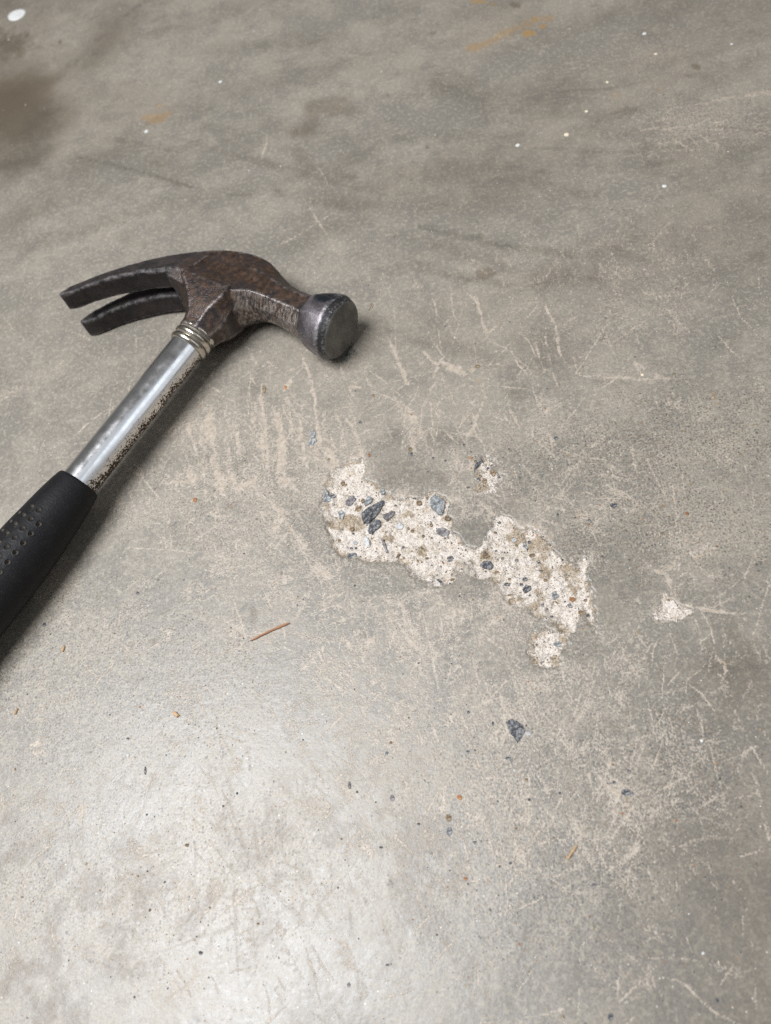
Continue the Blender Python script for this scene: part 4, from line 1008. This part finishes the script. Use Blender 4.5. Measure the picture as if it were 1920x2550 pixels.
# ------------------------------------------------------------------ chrome shaft
s = NT('pitted_chrome')
cc = s.coord()
n1 = s.noise(cc, 1250, 4, .7); n2 = s.noise(cc, 260, 4, .6); n4 = s.noise(cc, 2400, 2, .5)
ex = s.attr('exposure_side')                                   # where the plating has let damp in
rustm = s.ramp(s.math('ADD', s.math('ADD', s.math('MULTIPLY', n1, 1.5), s.math('MULTIPLY', n2, .6)), ex), 1.33, 1.38)
dull = s.math('MULTIPLY', s.ramp(ex, .02, .20), .8)
brush = s.noise(s.scale(cc, (1500, 60, 1500)), 1.0, 3, .6)
chrome = s.mix(dull, (.74, .74, .75), (.80, .76, .71))
chrome = s.mix(s.math('MULTIPLY', s.ramp(brush, .55, .75), .25), chrome, (.5, .5, .52))
base = s.mix(rustm, chrome, s.mix(s.ramp(n4, .4, .6), (.022, .015, .010), (.095, .062, .035)))
rg = s.math('ADD', s.math('ADD', .19, s.math('MULTIPLY', s.math('SUBTRACT', n2, .4), .30)), s.math('ADD', s.math('MULTIPLY', dull, .30), s.math('MULTIPLY', rustm, .5)))
M_CHROME = s.fin(base, rg, s.math('SUBTRACT', 1.0, s.math('MULTIPLY', rustm, .95)), s.bump(s.math('ADD', s.math('MULTIPLY', brush, .3), s.math('MULTIPLY', rustm, .6)), .22, .0002))


def lathe(name, prof, nseg, mat, parent, attr=None, oval=1.0, cap0=True, cap1=True, vc=VC, smooth=True):
    V, F = [], []
    for (u, r) in prof:
        for i in range(nseg):
            a = i * 2 * math.pi / nseg
            V.append((r * math.sin(a), u, vc + r * oval * math.cos(a)))
    for k in range(len(prof) - 1):
        for i in range(nseg):
            F.append((k * nseg + i, k * nseg + (i + 1) % nseg, (k + 1) * nseg + (i + 1) % nseg, (k + 1) * nseg + i))
    if cap0: F.append(tuple(range(nseg)))
    if cap1: F.append(tuple((len(prof) - 1) * nseg + i for i in reversed(range(nseg))))
    m = pymesh(name, mm(V), F, smooth)
    bm = bmesh.new(); bm.from_mesh(m); bmesh.ops.recalc_face_normals(bm, faces=bm.faces); bm.to_mesh(m); bm.free()
    if attr:
        a = m.attributes.new(attr[0], 'FLOAT', 'POINT')
        a.data.foreach_set('value', [attr[1](i % nseg * 2 * math.pi / nseg, prof[i // nseg][0]) for i in range(len(V))])
    return link(name, m, mat, parent)


def rust_side(a, u):
    d = math.degrees(a)                                       # 0 = top, 90 = towards the striking side
    d = d if d < 180 else d - 360
    lo = 42 + 14 * max(0, min(1, (u + 62) / 62))
    val = (d - lo) / 50.0
    v = max(0, min(1, val)) * .42 - .10 * (1 if d < lo else max(0, 1 - val * 4))
    if d > 170 or d < -60: v = -.1
    return v - .02


lathe('shaft', [(u, 6.55) for u in np.linspace(-75, 5, 60)], 96, M_CHROME, hammer, ('exposure_side', rust_side), vc=VS)

s = NT('nickel_band')
cc = s.coord()
n1 = s.noise(cc, 420, 4, .65); n2 = s.noise(cc, 1300, 3, .6)
gv_ = s.attr('groove')
base = s.mix(s.ramp(n1, .35, .65), (.50, .46, .39), (.66, .62, .54))
dm = s.math('ADD', s.ramp(gv_, .35, .95), s.ramp(n1, .64, .72), clamp=True)
base = s.mix(s.math('MULTIPLY', dm, .85), base, (.035, .026, .018))
M_BAND = s.fin(base, s.math('ADD', .24, s.math('MULTIPLY', dm, .4)), s.math('SUBTRACT', 1.0, s.math('MULTIPLY', dm, .8)), s.bump(n2, .15, .0003))
prof = []
bands = [(-1.6, 1.3, 7.6), (1.5, 4.1, 7.75), (4.3, 6.9, 7.75), (7.1, 9.6, 7.7)]
prof.append((-1.6, 6.5))
for a_, b_, r_ in bands:
    for k in range(9):
        tq = k / 8
        prof.append((a_ + (b_ - a_) * tq, r_ - .85 * abs(2 * tq - 1) ** 2.6))
prof.append((9.7, 6.8))


def groove(a, u):
    return 1.0 if min(abs(u - g) for g in (-1.6, 1.4, 4.2, 7.0, 9.7)) < .22 else 0.0


fer = lathe('ferrule', prof, 96, M_BAND, hammer, ('groove', groove), cap0=False, cap1=False, vc=VS)

# ------------------------------------------------------------------ rubber grip with pressed-in dimples
s = NT('black_rubber')
cc = s.coord()
n1 = s.noise(cc, 900, 4, .6); n2 = s.noise(cc, 120, 4, .6); n3 = s.noise(cc, 2600, 2, .6)
dm = s.attr('dimple')
base = s.mix(n2, (.006, .006, .007), (.012, .012, .013))
base = s.mix(s.math('MULTIPLY', s.ramp(n3, .62, .72), .4), base, (.10, .095, .09))
base = s.mix(s.math('MULTIPLY', s.ramp(s.noise(cc, 55, 5, .7), .52, .72), .05), base, (.10, .095, .088))
rim = s.math('MULTIPLY', s.ramp(dm, .15, .5), s.ramp(dm, .95, .6))
base = s.mix(s.math('MULTIPLY', rim, .75), base, (.16, .135, .105))
M_RUB = s.fin(base, s.math('ADD', .40, s.math('MULTIPLY', n1, .22)), 0, s.bump(s.math('ADD', n1, s.math('MULTIPLY', n3, .4)), .30, .0005), .2)
gp = [(-66.4, 6.6), (-66.5, 7.3), (-66.9, 7.7), (-68, 8.0), (-75.5, 9.1), (-84, 9.9), (-93, 10.7), (-103, 11.1), (-112, 11.3), (-124, 11.2), (-140, 11.3), (-156, 12.2), (-168, 13.6), (-175, 13.9), (-179, 13.2), (-181.5, 11), (-182.3, 7)]
gk = [(-u, r) for u, r in gp]
us = np.concatenate([[66.4, 66.44, 66.5, 66.65, 66.9, 67.3, 68], np.arange(68.6, 80, .5), np.arange(80, 118, .2), np.linspace(118, 174, 40), [175.5, 177, 178.5, 180, 181.2, 181.9, 182.3]])
rr = interp(gk, us)[:, 0]
NS = 380
aa = np.linspace(0, 2 * math.pi, NS, endpoint=False)
UU, AA = np.meshgrid(us, aa, indexing='ij')
RR = np.repeat(rr[:, None], NS, 1)
DM = np.zeros_like(RR)
cols = {0: -24.5, 1: -7.0, 2: 11.7, 3: 30.0}
dots = [(82.9, 1), (82.9, 2)]
for k in range(1, 9): dots += [(82.9 + 3.93 * k, j) for j in range(4)]
for (du, j) in dots:
    ang = math.radians(cols[j])
    da = (AA - ang + math.pi) % (2 * math.pi) - math.pi
    dd = np.hypot(UU - du, da * RR)
    DM = np.maximum(DM, 1 - sstep(.15, 1.05, dd))
    RR = RR - 1.0 * (1 - sstep(.38, .85, dd)) + .09 * np.exp(-((dd - 1.0) / .2) ** 2)
GV = np.stack([RR * np.sin(AA), -UU, VS + RR * np.cos(AA)], -1).reshape(-1, 3) * .001
nu = len(us)
ii = np.arange(nu - 1)[:, None] * NS + np.arange(NS)[None, :]
jj = np.arange(nu - 1)[:, None] * NS + (np.arange(NS)[None, :] + 1) % NS
gq = np.stack([ii, ii + NS, jj + NS, jj], -1).reshape(-1, 4).astype(np.int32)
gme = bpy.data.meshes.new('grip')
gme.vertices.add(len(GV)); gme.vertices.foreach_set('co', GV.astype(np.float32).ravel())
gme.loops.add(gq.size + NS); gme.loops.foreach_set('vertex_index', np.concatenate([gq.ravel(), (nu - 1) * NS + np.arange(NS)[::-1]]).astype(np.int32))
gme.polygons.add(len(gq) + 1); gme.polygons.foreach_set('loop_start', np.arange(0, gq.size + 1, 4, dtype=np.int32))
gme.polygons.foreach_set('use_smooth', np.ones(len(gq) + 1, bool))
gme.update(calc_edges=True)
bm = bmesh.new(); bm.from_mesh(gme); bmesh.ops.recalc_face_normals(bm, faces=bm.faces); bm.to_mesh(gme); bm.free()
a = gme.attributes.new('dimple', 'FLOAT', 'POINT'); a.data.foreach_set('value', DM.astype(np.float32).ravel())
link('grip', gme, M_RUB, hammer)

# ------------------------------------------------------------------ wood splinters lying on the floor
def wood_mat(name, a, b):
    s = NT(name)
    cc = s.coord()
    g1 = s.noise(s.scale(cc, (90, 2600, 2600)), 1.0, 4, .6)
    return s.fin(s.mix(s.ramp(g1, .3, .7), a, b), .6, 0, s.bump(g1, .5, .0003))


M_WOOD = wood_mat('red_brown_wood', (.27, .125, .065), (.50, .29, .18))
M_WOOD2 = wood_mat('pale_wood', (.42, .26, .13), (.66, .47, .29))


def splinter(pts, f, width_px, thick, mat, label, group=None, point=.35):
    a, b = at(*f(pts[0])), at(*f(pts[1]))
    d = (b - a)[:2]; L = np.hypot(*d); ang = math.atan2(d[1], d[0])
    wd = px_mm(width_px, pts[0], f)
    secs = []
    n = 9
    for k in range(n):
        x = L * (k / (n - 1) - .5)
        e = 1.0
        if k == 0: e = point
        if k == n - 1: e = .8
        hw = wd / 2 * e * rnd.uniform(.86, 1.1); hh = thick * (0.7 + .3 * e) * rnd.uniform(.88, 1.08)
        bow = .012 * L * math.sin(math.pi * k / (n - 1))
        jx = rnd.uniform(-.3, .3) * wd if k in (0, n - 1) else 0
        secs.append([(x + jx, -hw + bow, .00002), (x - jx, hw + bow, .00002), (x - jx * .6, hw * .8 + bow, hh), (x + jx * .5, hw * .1 + bow, hh * 1.12), (x + jx, -hw * .75 + bow, hh * .85)])
    v, fcs = loft(secs)
    m = pymesh('wood_splinter', v, fcs)
    bm = bmesh.new(); bm.from_mesh(m); bmesh.ops.recalc_face_normals(bm, faces=bm.faces); bm.to_mesh(m); bm.free()
    o = link('wood_splinter', m, mat)
    c = (a + b) / 2
    o.location = (c[0], c[1], max(zat(c[0], c[1]), 0) + .00003)
    o.rotation_euler = (0, 0, ang)
    return tag(o, label, 'splinter', 'bits of wood scattered on the concrete')


splinter([(1083, 341), (1250, 264)], zg, 9, .0008, M_WOOD, 'longest splinter, a thin straight reddish brown sliver of wood below the broken patch')
splinter([(752, 651), (773, 668)], zg, 17, .0008, M_WOOD2, 'tiny stubby tan wood chip alone on the pale floor below the long splinter', point=.8)
splinter([(272, 388), (281, 362)], zg, 9, .0006, M_WOOD2, 'small pale wood sliver standing nearest the black rubber grip', point=.6)
splinter([(67, 658), (77, 634)], zg, 8, .0006, M_WOOD2, 'small pale wood sliver close to the left edge, well below the grip', point=.6)
splinter([(786, 938), (826, 878)], zd, 11, .0007, M_WOOD2, 'orange-tan wood sliver lying low on the right, below the dark embedded stone', point=.5)


# lint caught under the poll, and a hair of fibre beside it
def fibre(name, paths, r, mat, label, cat):
    V, F = [], []
    for path in paths:
        b = len(V)
        for (x, y, z) in path:
            for k in range(4):
                V.append((x + r * math.cos(k * math.pi / 2), y + r * .4 * math.sin(k * math.pi / 2), z + r * math.sin(k * math.pi / 2)))
        for k in range(len(path) - 1):
            for i in range(4): F.append((b + k * 4 + i, b + k * 4 + (i + 1) % 4, b + k * 4 + 4 + (i + 1) % 4, b + k * 4 + 4 + i))
    m = pymesh(name, V, F, True)
    o = link(name, m, mat)
    return tag(o, label, cat)


s = NT('blue_green_lint'); M_LINT = s.fin((.06, .11, .12), .8)
s = NT('tan_fibre'); M_FIB = s.fin((.36, .24, .16), .7)
c0 = at(866, 884)
paths = []
for k in range(26):
    x, y = c0[0] + rnd.gauss(0, .0014), c0[1] + rnd.gauss(0, .0016)
    a = rnd.uniform(0, 6); path = []
    for i in range(7):
        path.append((x, y, .00015 + abs(rnd.gauss(0, .0005))))
        a += rnd.gauss(0, .6); x += .0005 * math.cos(a); y += .0005 * math.sin(a)
    paths.append(path)
fibre('lint', paths, .00006, M_LINT, 'wisp of blue-green lint caught under the hammer striking face', 'lint')
pth = [at(*z) for z in [(927, 768), (929, 760), (926, 757), (920, 770), (918, 774)]]
fibre('fibre', [[(p[0], p[1], .0002) for p in pth]], .00011, M_FIB, 'short curled tan fibre on the floor right of the striking face', 'fibre')
